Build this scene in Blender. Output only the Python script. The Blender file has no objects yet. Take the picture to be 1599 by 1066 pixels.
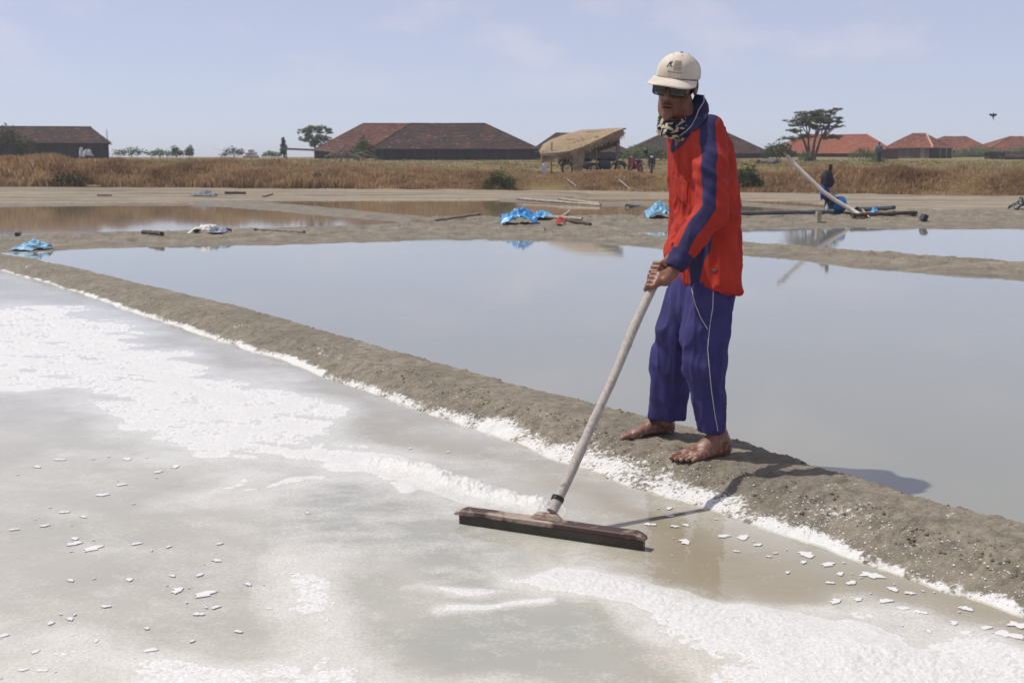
import bpy, math, random
import numpy as np
from mathutils import Vector, Matrix
from mathutils.bvhtree import BVHTree

# ---------------------------------------------------------------- camera, sky, sun, exposure
scene = bpy.context.scene
COL = scene.collection
FPX, W0, H0 = 1850.0, 1599.0, 1066.0          # focal length in photo pixels
CAMZ, PITCH = 1.28, math.radians(8.33)
CP, SP = math.cos(PITCH), math.sin(PITCH)
cam_d = bpy.data.cameras.new('camera')
cam = bpy.data.objects.new('camera', cam_d)
COL.objects.link(cam)
cam.location = (0, 0, CAMZ)
cam.rotation_euler = (math.radians(90) - PITCH, 0, 0)
cam_d.sensor_width = 22.3
cam_d.lens = 22.3 * FPX / W0
cam_d.clip_start = 0.05
cam_d.clip_end = 6000
cam_d.dof.use_dof = True
cam_d.dof.focus_distance = 4.8
cam_d.dof.aperture_fstop = 5.0
scene.camera = cam

SUN_V = Vector((-0.56, 0.13, 1.0)).normalized()     # towards the sun
ELEV = math.asin(SUN_V.z)
AZ = math.atan2(SUN_V.x, SUN_V.y)
world = bpy.data.worlds.new('World')
scene.world = world
world.use_nodes = True
nt = world.node_tree
nt.nodes.clear()
sky = nt.nodes.new('ShaderNodeTexSky')
sky.sky_type = 'NISHITA'
sky.sun_disc = False
sky.sun_elevation = ELEV
sky.sun_rotation = AZ
sky.altitude = 0
sky.air_density = 0.6
sky.dust_density = 0.4
sky.ozone_density = 4.0
tc = nt.nodes.new('ShaderNodeTexCoord')
# faint hazy cumulus low in the sky
mp = nt.nodes.new('ShaderNodeMapping'); mp.inputs['Scale'].default_value = (9, 9, 22)
mp.inputs['Location'].default_value = (0.3, 0.0, 0.15)
n1 = nt.nodes.new('ShaderNodeTexNoise'); n1.inputs['Scale'].default_value = 1.0; n1.inputs['Detail'].default_value = 5.0
r1 = nt.nodes.new('ShaderNodeValToRGB')
r1.color_ramp.elements[0].position = 0.50; r1.color_ramp.elements[1].position = 0.78
sx = nt.nodes.new('ShaderNodeSeparateXYZ')
r2 = nt.nodes.new('ShaderNodeMapRange'); r2.inputs['From Min'].default_value = 0.045; r2.inputs['From Max'].default_value = 0.09
mm = nt.nodes.new('ShaderNodeMath'); mm.operation = 'MULTIPLY'
mm2 = nt.nodes.new('ShaderNodeMath'); mm2.operation = 'MULTIPLY'; mm2.inputs[1].default_value = 0.42
mix = nt.nodes.new('ShaderNodeMix'); mix.data_type = 'RGBA'
mix.inputs[7].default_value = (8.0, 7.2, 7.7, 1)
veil = nt.nodes.new('ShaderNodeMix'); veil.data_type = 'RGBA'; veil.inputs[0].default_value = 0.5
veil.inputs[7].default_value = (7.1, 6.85, 8.1, 1)      # even dry-season haze over the whole sky
bg = nt.nodes.new('ShaderNodeBackground'); bg.inputs['Strength'].default_value = 0.10
wo = nt.nodes.new('ShaderNodeOutputWorld')
L = nt.links.new
L(tc.outputs['Generated'], mp.inputs['Vector']); L(mp.outputs[0], n1.inputs['Vector'])
L(n1.outputs['Fac'], r1.inputs[0]); L(tc.outputs['Generated'], sx.inputs[0]); L(sx.outputs['Z'], r2.inputs[0])
L(r1.outputs[0], mm.inputs[0]); L(r2.outputs[0], mm.inputs[1]); L(mm.outputs[0], mm2.inputs[0])
L(mm2.outputs[0], mix.inputs[0]); L(sky.outputs[0], veil.inputs[6]); L(veil.outputs[2], mix.inputs[6]); L(mix.outputs[2], bg.inputs['Color']); L(bg.outputs[0], wo.inputs[0])

sun_d = bpy.data.lights.new('sun', 'SUN')
sun_d.energy = 3.6
sun_d.angle = math.radians(0.7)
sun_d.color = (1.0, 0.945, 0.86)
sun = bpy.data.objects.new('sun', sun_d)
COL.objects.link(sun)
sun.rotation_euler = SUN_V.to_track_quat('Z', 'Y').to_euler()
scene.view_settings.view_transform = 'Standard'
scene.view_settings.look = 'None'
scene.view_settings.exposure = 0.13
scene.view_settings.gamma = 1.0
scene.render.engine = 'CYCLES'
scene.cycles.use_denoising = True
scene.cycles.max_bounces = 8
scene.cycles.transparent_max_bounces = 12
scene.cycles.caustics_reflective = False
scene.cycles.caustics_refractive = False

# ---------------------------------------------------------------- helpers
rng = np.random.default_rng(7)
random.seed(7)

def G(u, v, z=0.0):
    """photo pixel -> point on the level plane at height z"""
    u = np.asarray(u, float); v = np.asarray(v, float)
    a = (u - W0 / 2) / FPX; b = (H0 / 2 - v) / FPX
    dx, dy, dz = a, CP + b * SP, -SP + b * CP
    t = (z - CAMZ) / dz
    return np.stack([t * dx, t * dy, np.full_like(t, 1.0) * z], -1)

def P(u, v, Y):
    """photo pixel -> point in the upright plane at distance Y"""
    a = (u - W0 / 2) / FPX; b = (H0 / 2 - v) / FPX
    t = Y / (CP + b * SP)
    return np.array([t * a, Y, CAMZ + t * (-SP + b * CP)])

def ray(u, v):
    a = (u - W0 / 2) / FPX; b = (H0 / 2 - v) / FPX
    return Vector((a, CP + b * SP, -SP + b * CP)).normalized()

def _h(ix, iy, iz, seed):
    n = (ix * 374761393 + iy * 668265263 + iz * 2147483647 + seed * 1274126177) & 0xFFFFFFFF
    n = ((n ^ (n >> 13)) * 1274126177) & 0xFFFFFFFF
    n = n ^ (n >> 16)
    return (n & 0xFFFF) / 65535.0

def vn2(x, y, seed=0):
    x = np.asarray(x, float); y = np.asarray(y, float)
    ix = np.floor(x).astype(np.int64); iy = np.floor(y).astype(np.int64)
    fx = x - ix; fy = y - iy
    fx = fx * fx * (3 - 2 * fx); fy = fy * fy * (3 - 2 * fy)
    z = np.int64(0)
    a = _h(ix, iy, z, seed); b = _h(ix + 1, iy, z, seed); c = _h(ix, iy + 1, z, seed); d = _h(ix + 1, iy + 1, z, seed)
    return (a * (1 - fx) + b * fx) * (1 - fy) + (c * (1 - fx) + d * fx) * fy

def vn3(x, y, z, seed=0):
    ix = np.floor(x).astype(np.int64); iy = np.floor(y).astype(np.int64); iz = np.floor(z).astype(np.int64)
    fx = x - ix; fy = y - iy; fz = z - iz
    fx = fx * fx * (3 - 2 * fx); fy = fy * fy * (3 - 2 * fy); fz = fz * fz * (3 - 2 * fz)
    r = 0
    for k, wz in ((0, 1 - fz), (1, fz)):
        a = _h(ix, iy, iz + k, seed); b = _h(ix + 1, iy, iz + k, seed)
        c = _h(ix, iy + 1, iz + k, seed); d = _h(ix + 1, iy + 1, iz + k, seed)
        r = r + wz * ((a * (1 - fx) + b * fx) * (1 - fy) + (c * (1 - fx) + d * fx) * fy)
    return r

def fbm(x, y, oct=4, seed=0, gain=0.5):
    r = 0; a = 1.0; t = 0
    for i in range(oct):
        r = r + a * vn2(x * 2 ** i + 17.3 * i, y * 2 ** i - 9.1 * i, seed + i); t += a; a *= gain
    return r / t

def sstep(a, b, x):
    t = np.clip((np.asarray(x, float) - a) / (b - a), 0, 1)
    return t * t * (3 - 2 * t)

def d_poly(X, Y, pts):
    """distance to a polyline"""
    d = np.full(np.shape(X), 1e9)
    for (ax, ay), (bx, by) in zip(pts[:-1], pts[1:]):
        vx, vy = bx - ax, by - ay
        t = np.clip(((X - ax) * vx + (Y - ay) * vy) / (vx * vx + vy * vy + 1e-12), 0, 1)
        d = np.minimum(d, np.hypot(X - ax - t * vx, Y - ay - t * vy))
    return d

def sd_polygon(X, Y, pts):
    """signed distance, negative inside"""
    d = d_poly(X, Y, list(pts) + [pts[0]])
    ins = np.zeros(np.shape(X), bool)
    n = len(pts)
    for i in range(n):
        ax, ay = pts[i]; bx, by = pts[(i + 1) % n]
        c = ((ay > Y) != (by > Y)) & (X < (bx - ax) * (Y - ay) / (by - ay + 1e-12) + ax)
        ins ^= c
    return np.where(ins, -d, d)

def mesh_np(name, V, F, smooth=True):
    V = np.asarray(V, np.float32); F = np.asarray(F, np.int32)
    me = bpy.data.meshes.new(name)
    n = F.shape[1]
    me.vertices.add(len(V)); me.vertices.foreach_set('co', V.ravel())
    me.loops.add(F.size); me.loops.foreach_set('vertex_index', F.ravel())
    me.polygons.add(len(F))
    me.polygons.foreach_set('loop_start', np.arange(0, F.size, n, dtype=np.int32))
    me.polygons.foreach_set('use_smooth', np.full(len(F), smooth))
    me.update(calc_edges=True); me.validate()
    return me

def link(name, me, m=None, parent=None):
    o = bpy.data.objects.new(name, me)
    COL.objects.link(o)
    if m is not None:
        me.materials.append(m)
    if parent is not None:
        o.parent = parent
    return o

def empty(name, loc=(0, 0, 0), rz=0.0):
    o = bpy.data.objects.new(name, None)
    o.empty_display_size = 0.2
    COL.objects.link(o); o.location = loc; o.rotation_euler = (0, 0, rz)
    return o

def tag(o, label=None, cat=None, group=None, kind=None):
    if label: o['label'] = label
    if cat: o['category'] = cat
    if group: o['group'] = group
    if kind: o['kind'] = kind
    return o

def attr(me, name, data):
    a = me.attributes.new(name, 'FLOAT', 'POINT')
    a.data.foreach_set('value', np.asarray(data, np.float32))

class MB:
    """collects boxes, tubes, lofts; build() links them as one mesh"""
    def __init__(s): s.v = []; s.f = []
    def add(s, V, F):
        o = len(s.v); s.v += [tuple(map(float, p)) for p in V]; s.f += [tuple(int(i) + o for i in f) for f in F]; return s
    def box(s, c, size, rot=None):
        x, y, z = [k / 2 for k in size]
        V = [(-x, -y, -z), (x, -y, -z), (x, y, -z), (-x, y, -z), (-x, -y, z), (x, -y, z), (x, y, z), (-x, y, z)]
        if rot is not None: V = [rot @ Vector(p) for p in V]
        V = [(p[0] + c[0], p[1] + c[1], p[2] + c[2]) for p in V]
        return s.add(V, [(0, 3, 2, 1), (4, 5, 6, 7), (0, 1, 5, 4), (1, 2, 6, 5), (2, 3, 7, 6), (3, 0, 4, 7)])
    def tube(s, pts, rad, n=8, cap=True):
        pts = [Vector(p) for p in pts]
        if not hasattr(rad, '__len__'): rad = [rad] * len(pts)
        V = []; F = []
        up = Vector((0.13, 0.27, 0.95))
        for i, p in enumerate(pts):
            t = (pts[min(i + 1, len(pts) - 1)] - pts[max(i - 1, 0)]).normalized()
            a = t.cross(up)
            if a.length < 0.05: a = t.cross(Vector((1, 0, 0)))
            a.normalize(); b = t.cross(a)
            for k in range(n):
                q = 2 * math.pi * k / n
                V.append(p + (a * math.cos(q) + b * math.sin(q)) * rad[i])
        for i in range(len(pts) - 1):
            for k in range(n):
                F.append((i * n + k, i * n + (k + 1) % n, (i + 1) * n + (k + 1) % n, (i + 1) * n + k))
        if cap:
            F.append(tuple(range(n))); F.append(tuple((len(pts) - 1) * n + k for k in reversed(range(n))))
        return s.add(V, F)
    def torus(s, c, R, r, axis='y', n=20, m=8, sx=1.0):
        V = []; F = []
        for i in range(n):
            a = 2 * math.pi * i / n
            for j in range(m):
                b = 2 * math.pi * j / m
                x = (R + r * math.cos(b)) * math.cos(a); z = (R + r * math.cos(b)) * math.sin(a); y = r * math.sin(b) * sx
                q = {'y': (x, y, z), 'x': (y, x, z), 'z': (x, z, y)}[axis]
                V.append((c[0] + q[0], c[1] + q[1], c[2] + q[2]))
        for i in range(n):
            for j in range(m):
                F.append((i * m + j, ((i + 1) % n) * m + j, ((i + 1) % n) * m + (j + 1) % m, i * m + (j + 1) % m))
        return s.add(V, F)
    def ball(s, c, r, n=12, m=8, noise=0.0, seed=0):
        if not hasattr(r, '__len__'): r = (r, r, r)
        V = []; F = []
        rr = random.Random(seed)
        for i in range(m + 1):
            a = math.pi * i / m
            for j in range(n):
                b = 2 * math.pi * j / n
                k = 1 + noise * rr.uniform(-1, 1)
                V.append((c[0] + r[0] * k * math.sin(a) * math.cos(b), c[1] + r[1] * k * math.sin(a) * math.sin(b), c[2] + r[2] * k * math.cos(a)))
        for i in range(m):
            for j in range(n):
                F.append((i * n + j, (i + 1) * n + j, (i + 1) * n + (j + 1) % n, i * n + (j + 1) % n))
        return s.add(V, F)
    def build(s, name, m=None, parent=None, smooth=False):
        me = bpy.data.meshes.new(name)
        me.from_pydata(s.v, [], s.f); me.validate()
        if smooth: me.polygons.foreach_set('use_smooth', [True] * len(me.polygons))
        me.update()
        return link(name, me, m, parent)

def grid_faces(nr, nc):
    i = np.arange(nr - 1)[:, None] * nc + np.arange(nc - 1)[None, :]
    return np.stack([i, i + 1, i + nc + 1, i + nc], -1).reshape(-1, 4)

# ---------------------------------------------------------------- materials
MATS = {}
class NB:
    def __init__(s, name):
        s.m = bpy.data.materials.new(name); s.m.use_nodes = True; s.t = s.m.node_tree
        s.t.nodes.clear()
        s.out = s.t.nodes.new('ShaderNodeOutputMaterial'); MATS[name] = s.m
    def n(s, typ, ins=None, **kw):
        d = s.t.nodes.new(typ)
        for k, v in kw.items(): setattr(d, k, v)
        for k, v in (ins or {}).items(): s.set(d, k, v)
        return d
    def set(s, d, k, v):
        i = d.inputs[k]
        if isinstance(v, bpy.types.NodeSocket): s.t.links.new(v, i)
        elif isinstance(v, bpy.types.Node): s.t.links.new(v.outputs[0], i)
        else:
            if hasattr(i.default_value, '__len__') and hasattr(v, '__len__') and len(v) == 3 and len(i.default_value) == 4: v = (*v, 1)
            i.default_value = v
    def noise(s, scale, detail=3.0, rough=0.55, vec=None, dist=0.0, dim='3D'):
        d = s.n('ShaderNodeTexNoise', {'Scale': scale, 'Detail': detail, 'Roughness': rough, 'Distortion': dist})
        if vec is not None: s.set(d, 'Vector', vec)
        return d.outputs['Fac']
    def obj(s, scale=(1, 1, 1)):
        c = s.n('ShaderNodeTexCoord')
        return s.n('ShaderNodeMapping', {'Vector': c.outputs['Object'], 'Scale': scale}).outputs[0]
    def gen_world(s, scale=(1, 1, 1)):
        c = s.n('ShaderNodeNewGeometry')
        return s.n('ShaderNodeMapping', {'Vector': c.outputs['Position'], 'Scale': scale}).outputs[0]
    def rng(s, v, a, b, c=0.0, d=1.0, smooth=False):
        q = s.n('ShaderNodeMapRange', {'Value': v, 'From Min': a, 'From Max': b, 'To Min': c, 'To Max': d})
        if smooth: q.interpolation_type = 'SMOOTHSTEP'
        return q.outputs[0]
    def mix(s, f, a, b):
        d = s.n('ShaderNodeMix', data_type='RGBA')
        for k, v in ((0, f), (6, a), (7, b)): s.set(d, k, v)
        return d.outputs[2]
    def math(s, op, a, b=0.0):
        d = s.n('ShaderNodeMath', operation=op); s.set(d, 0, a); s.set(d, 1, b); return d.outputs[0]
    def attr(s, name):
        return s.n('ShaderNodeAttribute', attribute_name=name).outputs['Fac']
    def bump(s, h, strength=0.5, dist=0.01):
        return s.n('ShaderNodeBump', {'Height': h, 'Strength': strength, 'Distance': dist}).outputs[0]
    def pr(s, col, rough=0.7, spec=0.5, normal=None, **kw):
        d = s.n('ShaderNodeBsdfPrincipled', {'Base Color': col, 'Roughness': rough, 'Specular IOR Level': spec})
        if normal is not None: s.set(d, 'Normal', normal)
        for k, v in kw.items(): s.set(d, k.replace('_', ' '), v)
        return d.outputs[0]
    def done(s, sh):
        s.t.links.new(sh, s.out.inputs['Surface']); return s.m

def plain(name, col, rough=0.7, spec=0.4, var=0.25, scale=6.0, bump=0.0, **kw):
    if name in MATS: return MATS[name]
    b = NB(name)
    n = b.noise(scale, 5, 0.6, b.obj())
    d = tuple(c * (1 - var) for c in col); e = tuple(min(1, c * (1 + var)) for c in col)
    c = b.mix(b.rng(n, 0.3, 0.7), d, e)
    nm = b.bump(b.noise(scale * 4, 4, 0.6, b.obj()), bump, 0.01) if bump else None
    return b.done(b.pr(c, rough, spec, nm, **kw))
# ---------------------------------------------------------------- setting: ground, bunds, water
def m_mud(name, c1, c2, saltcol=(0.64, 0.635, 0.61), fine=60.0, bumpd=0.02):
    b = NB(name)
    w = b.gen_world()
    n1 = b.noise(1.7, 6, 0.6, w); n2 = b.noise(fine, 4, 0.65, w); n3 = b.noise(fine * 0.22, 5, 0.6, w)
    c = b.mix(b.rng(n1, 0.3, 0.7), c1, c2)
    c = b.mix(b.rng(n3, 0.35, 0.75), c, tuple(k * 0.66 for k in c1))
    c = b.mix(b.math('MULTIPLY', b.rng(n2, 0.55, 0.8), 0.5), c, tuple(min(1, k * 1.5) for k in c2))
    wet = b.attr('wet')
    c = b.mix(b.math('MULTIPLY', wet, 0.6), c, tuple(k * 0.5 for k in c1))
    s = b.attr('salt')
    # salt crust breaks up into grains and flecks
    n4 = b.noise(fine * 0.9, 5, 0.7, w); n5 = b.noise(fine * 0.12, 4, 0.6, w)
    f = b.math('ADD', s, b.math('MULTIPLY', b.math('SUBTRACT', b.math('ADD', b.math('MULTIPLY', n4, 0.6), b.math('MULTIPLY', n5, 0.4)), 0.5), 2.6))
    f = b.rng(f, 0.42, 0.62)
    f = b.math('MULTIPLY', f, b.rng(s, 0.02, 0.12))
    c = b.mix(f, c, saltcol)
    h = b.math('ADD', b.math('MULTIPLY', n2, 0.6), n3)
    rough = b.rng(wet, 0, 1, 0.92, 0.45)
    return b.done(b.pr(c, rough, 0.3, b.bump(h, 0.8, bumpd)))

MUD = m_mud('bund_mud', (0.175, 0.153, 0.118), (0.29, 0.255, 0.195))
MUDF = m_mud('far_mud', (0.175, 0.15, 0.112), (0.27, 0.235, 0.18), (0.66, 0.63, 0.56), fine=14.0, bumpd=0.05)

def m_water(name, body, rough=0.04, scale=(5, 5, 5), bs=0.04, milk=1.0):
    """turbid pond water: silty body under a mirror skin"""
    b = NB(name)
    w = b.gen_world(scale)
    n = b.noise(0.12, 4, 0.55, b.gen_world())
    c = b.mix(b.rng(n, 0.35, 0.65), tuple(k * 0.93 for k in body), tuple(k * 1.06 for k in body))
    h = b.math('ADD', b.noise(1.0, 3, 0.5, w), b.math('MULTIPLY', b.noise(0.23, 2, 0.5, w), 2.0))
    nm = b.bump(h, bs, 0.02)
    d = b.n('ShaderNodeBsdfPrincipled', {'Base Color': c, 'Roughness': rough, 'IOR': 1.333, 'Normal': nm})
    return b.done(d.outputs[0])

# --- general ground height: ponds' floor, sandy shore, grassy embankment, fields rising gently inland
def col_of(X, Y):
    return 799.5 + FPX * X / (Y * CP + 0.3)
YS_U = [-900, 0, 290, 420, 760, 880, 920, 1045, 1150, 1270, 1320, 1600, 2400]
YS_V = [41.5, 41.5, 41.5, 47.5, 48, 50, 54.5, 54.5, 48, 46, 37.5, 36, 34]
TOE_U = [-900, 0, 900, 1600, 2400]; TOE_Y = [60, 58, 57, 50, 45]; TOE_Z = [0.40, 0.40, 0.23, 0.12, 0.10]
CR_U = [-900, 0, 420, 700, 900, 1300, 1600, 2400]; CR_Z = [1.42, 1.42, 1.30, 1.00, 0.92, 0.95, 0.95, 0.95]
FIELD_Y = [62, 80, 100, 150, 200, 400, 1200, 6000]; FIELD_Z = [1.22, 1.45, 1.74, 2.6, 3.0, 3.6, 3.8, 3.8]
def ground_z(X, Y):
    X = np.asarray(X, float); Y = np.asarray(Y, float)
    u = col_of(X, np.maximum(Y, 1.0))
    ys = np.interp(u, YS_U, YS_V); yt = np.interp(u, TOE_U, TOE_Y); zt = np.interp(u, TOE_U, TOE_Z)
    zc = np.interp(u, CR_U, CR_Z)
    zf = np.interp(Y, FIELD_Y, FIELD_Z)
    zf = np.where(Y < 75, zc + (zf - zc) * sstep(yt + 3, 75, Y), zf)
    z = -0.25 + 0.29 * sstep(ys - 2.0, ys + 0.4, Y)
    z = z + (zt - 0.04) * np.clip((Y - ys) / np.maximum(yt - ys, 0.5), 0, 1) ** 1.3
    e = sstep(yt, yt + 2.4, Y)
    z = z * (1 - e) + zf * e
    n = (fbm(X * 0.7, Y * 0.7, 4, 3) - 0.5)
    return z + n * 0.10 * sstep(ys, ys + 3, Y) + (fbm(X * .12, Y * .12, 3, 9) - .5) * 0.35 * e * np.clip(1 - np.abs(Y - 70) / 60, 0.2, 1)

ys_ = np.concatenate([np.linspace(-60, 30, 20), np.linspace(31, 75, 190), np.geomspace(76, 5000, 110)])
xs_ = np.concatenate([-np.geomspace(3500, 46, 30), np.linspace(-45, 40, 260), np.geomspace(41, 3500, 30)])
XX, YY = np.meshgrid(xs_, ys_)
ZZ = ground_z(XX, YY)
V = np.stack([XX, YY, ZZ], -1).reshape(-1, 3)
b = NB('earth')
w = b.gen_world()
n1 = b.noise(0.35, 6, 0.62, w); n2 = b.noise(3.0, 5, 0.6, w)
sand = b.mix(b.rng(n2, 0.3, 0.7), (0.22, 0.185, 0.138), (0.32, 0.272, 0.205))
sand = b.mix(b.rng(n1, 0.52, 0.68), sand, (0.23, 0.195, 0.14))
sand = b.mix(b.rng(b.noise(1.0, 4, 0.6, b.gen_world((0.10, 0.9, 1))), 0.46, 0.62), sand, (0.155, 0.13, 0.098))
soil = b.mix(b.rng(n1, 0.35, 0.65), (0.115, 0.078, 0.036), (0.21, 0.15, 0.07))
green = b.mix(b.rng(n2, 0.35, 0.65), (0.12, 0.105, 0.045), (0.26, 0.20, 0.10))
c = b.mix(b.attr('bank'), sand, soil)
c = b.mix(b.attr('field'), c, green)
EARTH = b.done(b.pr(c, 0.95, 0.15, b.bump(n2, 0.7, 0.1)))
me = mesh_np('ground', V, grid_faces(len(ys_), len(xs_)))
uu = col_of(XX, np.maximum(YY, 1)); yt = np.interp(uu, TOE_U, TOE_Y)
attr(me, 'bank', sstep(-0.6, 0.3, YY - yt + (fbm(XX, YY, 3, 5) - .5) * 1.2).ravel())
attr(me, 'field', sstep(66, 85, YY).ravel())
ground = tag(link('ground', me, EARTH), kind='structure')

# --- ponds
def pond(name, pix, m):
    p = [tuple(G(u, v, 0.0)) for u, v in pix]
    mb = MB(); mb.add(p, [tuple(range(len(p)))])
    o = mb.build(name, m)
    if o.data.polygons[0].normal.z < 0: o.data.flip_normals()
    return tag(o, kind='structure')
W1 = m_water('pond_water', (0.235, 0.24, 0.205), 0.035, (6, 6, 6), 0.02)
W2 = m_water('brown_water', (0.23, 0.175, 0.105), 0.05, (6, 6, 6), 0.01)
W3 = m_water('grey_water', (0.255, 0.25, 0.225), 0.04, (6, 6, 6), 0.01)

# ---------------------------------------------------------------- bunds (mud walls between the pans)
def smooth_interp(u, U, Vv):
    r = np.interp(u, U, Vv)
    return (np.interp(u - 18, U, Vv) + r * 2 + np.interp(u + 18, U, Vv)) / 4

def bund(name, near, far, h, m, nu=500, nt=36, u0=None, u1=None, seed=1, rough=0.03, edge=0.25, salt_near=0.0, jag=0.15, lump=9.0, world_pts=False):
    """strip between a near and a far waterline given along the same parameter"""
    k = np.linspace(0, 1, nu)
    def curve(pts):
        pts = np.array(pts, float)
        q = pts if world_pts else G(pts[:, 0], pts[:, 1], 0.0)[:, :2]
        s = np.concatenate([[0], np.cumsum(np.hypot(*(pts[1:, :2] - pts[:-1, :2]).T))]); s /= s[-1]
        return np.stack([np.interp(k, s, q[:, 0]), np.interp(k, s, q[:, 1])], -1)
    A = curve(near); B = curve(far)
    t = np.linspace(-0.22, 1.22, nt)
    X = A[:, None, 0] * (1 - t) + B[:, None, 0] * t
    Y = A[:, None, 1] * (1 - t) + B[:, None, 1] * t
    T = np.broadcast_to(t, X.shape) + (fbm(X * 1.3, Y * 1.3, 4, seed + 11) - 0.5) * jag
    prof = np.minimum(sstep(0.0 - edge * 0.4, edge, T), sstep(1.0 + edge * 0.4, 1 - edge, T))
    und = np.minimum(T, 1 - T)
    z = np.where(und < 0, und * 0.5, 0) - 0.012 + prof * h
    z = z + prof * (fbm(X * lump, Y * lump, 4, seed) - 0.5) * rough * 2 + prof * (fbm(X * 0.8, Y * 0.8, 3, seed + 5) - 0.5) * h * 0.6
    V = np.stack([X, Y, np.maximum(z, -0.2)], -1).reshape(-1, 3)
    me = mesh_np(name, V, grid_faces(nu, nt))
    attr(me, 'salt', (salt_near * (1 - sstep(0.05, 0.4, T))).ravel())
    attr(me, 'wet', (sstep(0.05, 0.0, z) * (0.45 + 0.9 * (T > 0.6)) + 0.5 * sstep(0.55, 0.7, fbm(X * 0.9, Y * 3.0, 4, seed + 31))).clip(0, 1).ravel())
    return tag(link(name, me, m), kind='structure')

# the long bund the man stands on
NEAR1 = np.array([(-420, 330), (-60, 404), (0, 421), (75, 444), (150, 467), (225, 493), (300, 519), (375, 542), (450, 566), (525, 594), (600, 620), (700, 656), (768, 680), (846, 712), (901, 729), (989, 761), (1086, 790), (1176, 818), (1273, 851), (1371, 884), (1468, 921), (1599, 962), (1900, 1060), (2300, 1190)], float)
FAR1 = np.array([(-420, 318), (-60, 382), (0, 396), (37, 401), (150, 424), (263, 452), (375, 479), (488, 509), (600, 541), (700, 570), (800, 597), (900, 622), (998, 647), (1074, 666), (1139, 683), (1220, 708), (1273, 725), (1390, 761), (1468, 785), (1599, 816), (1900, 905), (2300, 1025)], float)
B1H = 0.10
ucol = np.concatenate([np.linspace(-400, -60, 40), np.linspace(-58, 1660, 1300), np.linspace(1664, 2280, 60)])
na = G(ucol, smooth_interp(ucol, NEAR1[:, 0], NEAR1[:, 1]), 0.0)[:, :2]
# the photograph shows the crest against the pond: that edge lies at crest height
fa = G(ucol, smooth_interp(ucol, FAR1[:, 0], FAR1[:, 1]), B1H * 0.92)[:, :2]
# pair every near point with the nearest far point, square across the bund
j = np.argmin(((na[:, None, :] - fa[None, :, :]) ** 2).sum(-1), 1)
j = np.maximum.accumulate(j)
jj = np.convolve(np.pad(j.astype(float), 30, mode='edge'), np.ones(61) / 61, 'valid')
fb = np.stack([np.interp(jj, np.arange(len(fa)), fa[:, 0]), np.interp(jj, np.arange(len(fa)), fa[:, 1])], -1)
dirn = fb - na; wid = np.linalg.norm(dirn, axis=1, keepdims=True); dirn = dirn / wid
fb = fb + dirn * 0.10
t = np.concatenate([np.linspace(-0.16, 0, 10), np.linspace(0.012, 1.0, 78), np.linspace(1.02, 1.2, 8)])
X = na[:, None, 0] * (1 - t) + fb[:, None, 0] * t
Y = na[:, None, 1] * (1 - t) + fb[:, None, 1] * t
Wd = np.linalg.norm(fb - na, axis=1)[:, None]
TD = np.broadcast_to(t, X.shape) * Wd                     # metres from the near waterline
jagn = (fbm(X * 5, Y * 5, 4, 21) - 0.5) * 0.09 + (fbm(X * 1.1, Y * 1.1, 3, 22) - 0.5) * 0.08
TN = TD + jagn
BD = Wd * 1.0 - TD + (fbm(X * 6, Y * 6, 4, 25) - 0.5) * 0.05
prof = np.minimum(0.35 * sstep(-0.02, 0.07, TN) + 0.65 * sstep(0.05, 0.26, TN), sstep(-0.02, 0.12, BD))
flat = sstep(0.20, 0.30, TN) * sstep(0.05, 0.13, BD)      # trodden top
clod = fbm(X * 22, Y * 22, 4, 31); clod2 = fbm(X * 60, Y * 60, 3, 41)
rid = 1 - np.abs(fbm(X * 9, Y * 9, 3, 51) * 2 - 1)
z = np.where(TD < 0, TD * 0.5, 0) + np.where(BD < 0, BD * 0.6, 0) - 0.012 + prof * B1H
z = z + prof * ((clod - 0.5) * 0.036 * (1 - 0.62 * flat) + (clod2 - 0.5) * 0.016 * (1 - 0.4 * flat) + (rid - 0.6) * 0.022 * (1 - flat))
z = z + prof * (fbm(X * 0.9, Y * 0.9, 3, 61) - 0.5) * 0.03
V = np.stack([X, Y, z], -1).reshape(-1, 3)
me = mesh_np('mud_bund', V, grid_faces(len(ucol), len(t)))
# salt crust: thick at the brine's edge, climbing higher where the pan is raked
ug = np.broadcast_to(ucol[:, None], X.shape)
climb = 0.78 * np.interp(ug, [-400, 0, 300, 600, 780, 900, 1060, 1180, 1400, 1600, 2300], [0.05, 0.08, 0.11, 0.13, 0.22, 0.30, 0.26, 0.12, 0.08, 0.09, 0.09])
sl = 0.62 * (1 - sstep(climb * 0.25, climb * 1.15, TN)) + 0.30 * sstep(0.5, 0.72, fbm(X * 3, Y * 3, 4, 71)) * (1 - flat * 0.35)
sl = np.maximum(sl, 0.55 * sstep(0.10, 0.03, BD) * sstep(0.45, 0.62, fbm(X * 2, Y * 2, 3, 73)) * sstep(850, 1000, ug))
z_soft = sstep(0.02, 0.0, z)
attr(me, 'salt', sl.ravel()); attr(me, 'wet', (sstep(0.03, 0.0, BD) * 0.6).ravel())
tag(link('mud_bund', me, MUD), kind='structure')
B1_TREE = BVHTree.FromPolygons([tuple(p) for p in V], [tuple(f) for f in grid_faces(len(ucol), len(t))])
def b1_z(x, y):
    h = B1_TREE.ray_cast(Vector((x, y, 2)), Vector((0, 0, -1)))
    return h[0].z if h[0] else 0.0

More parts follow.
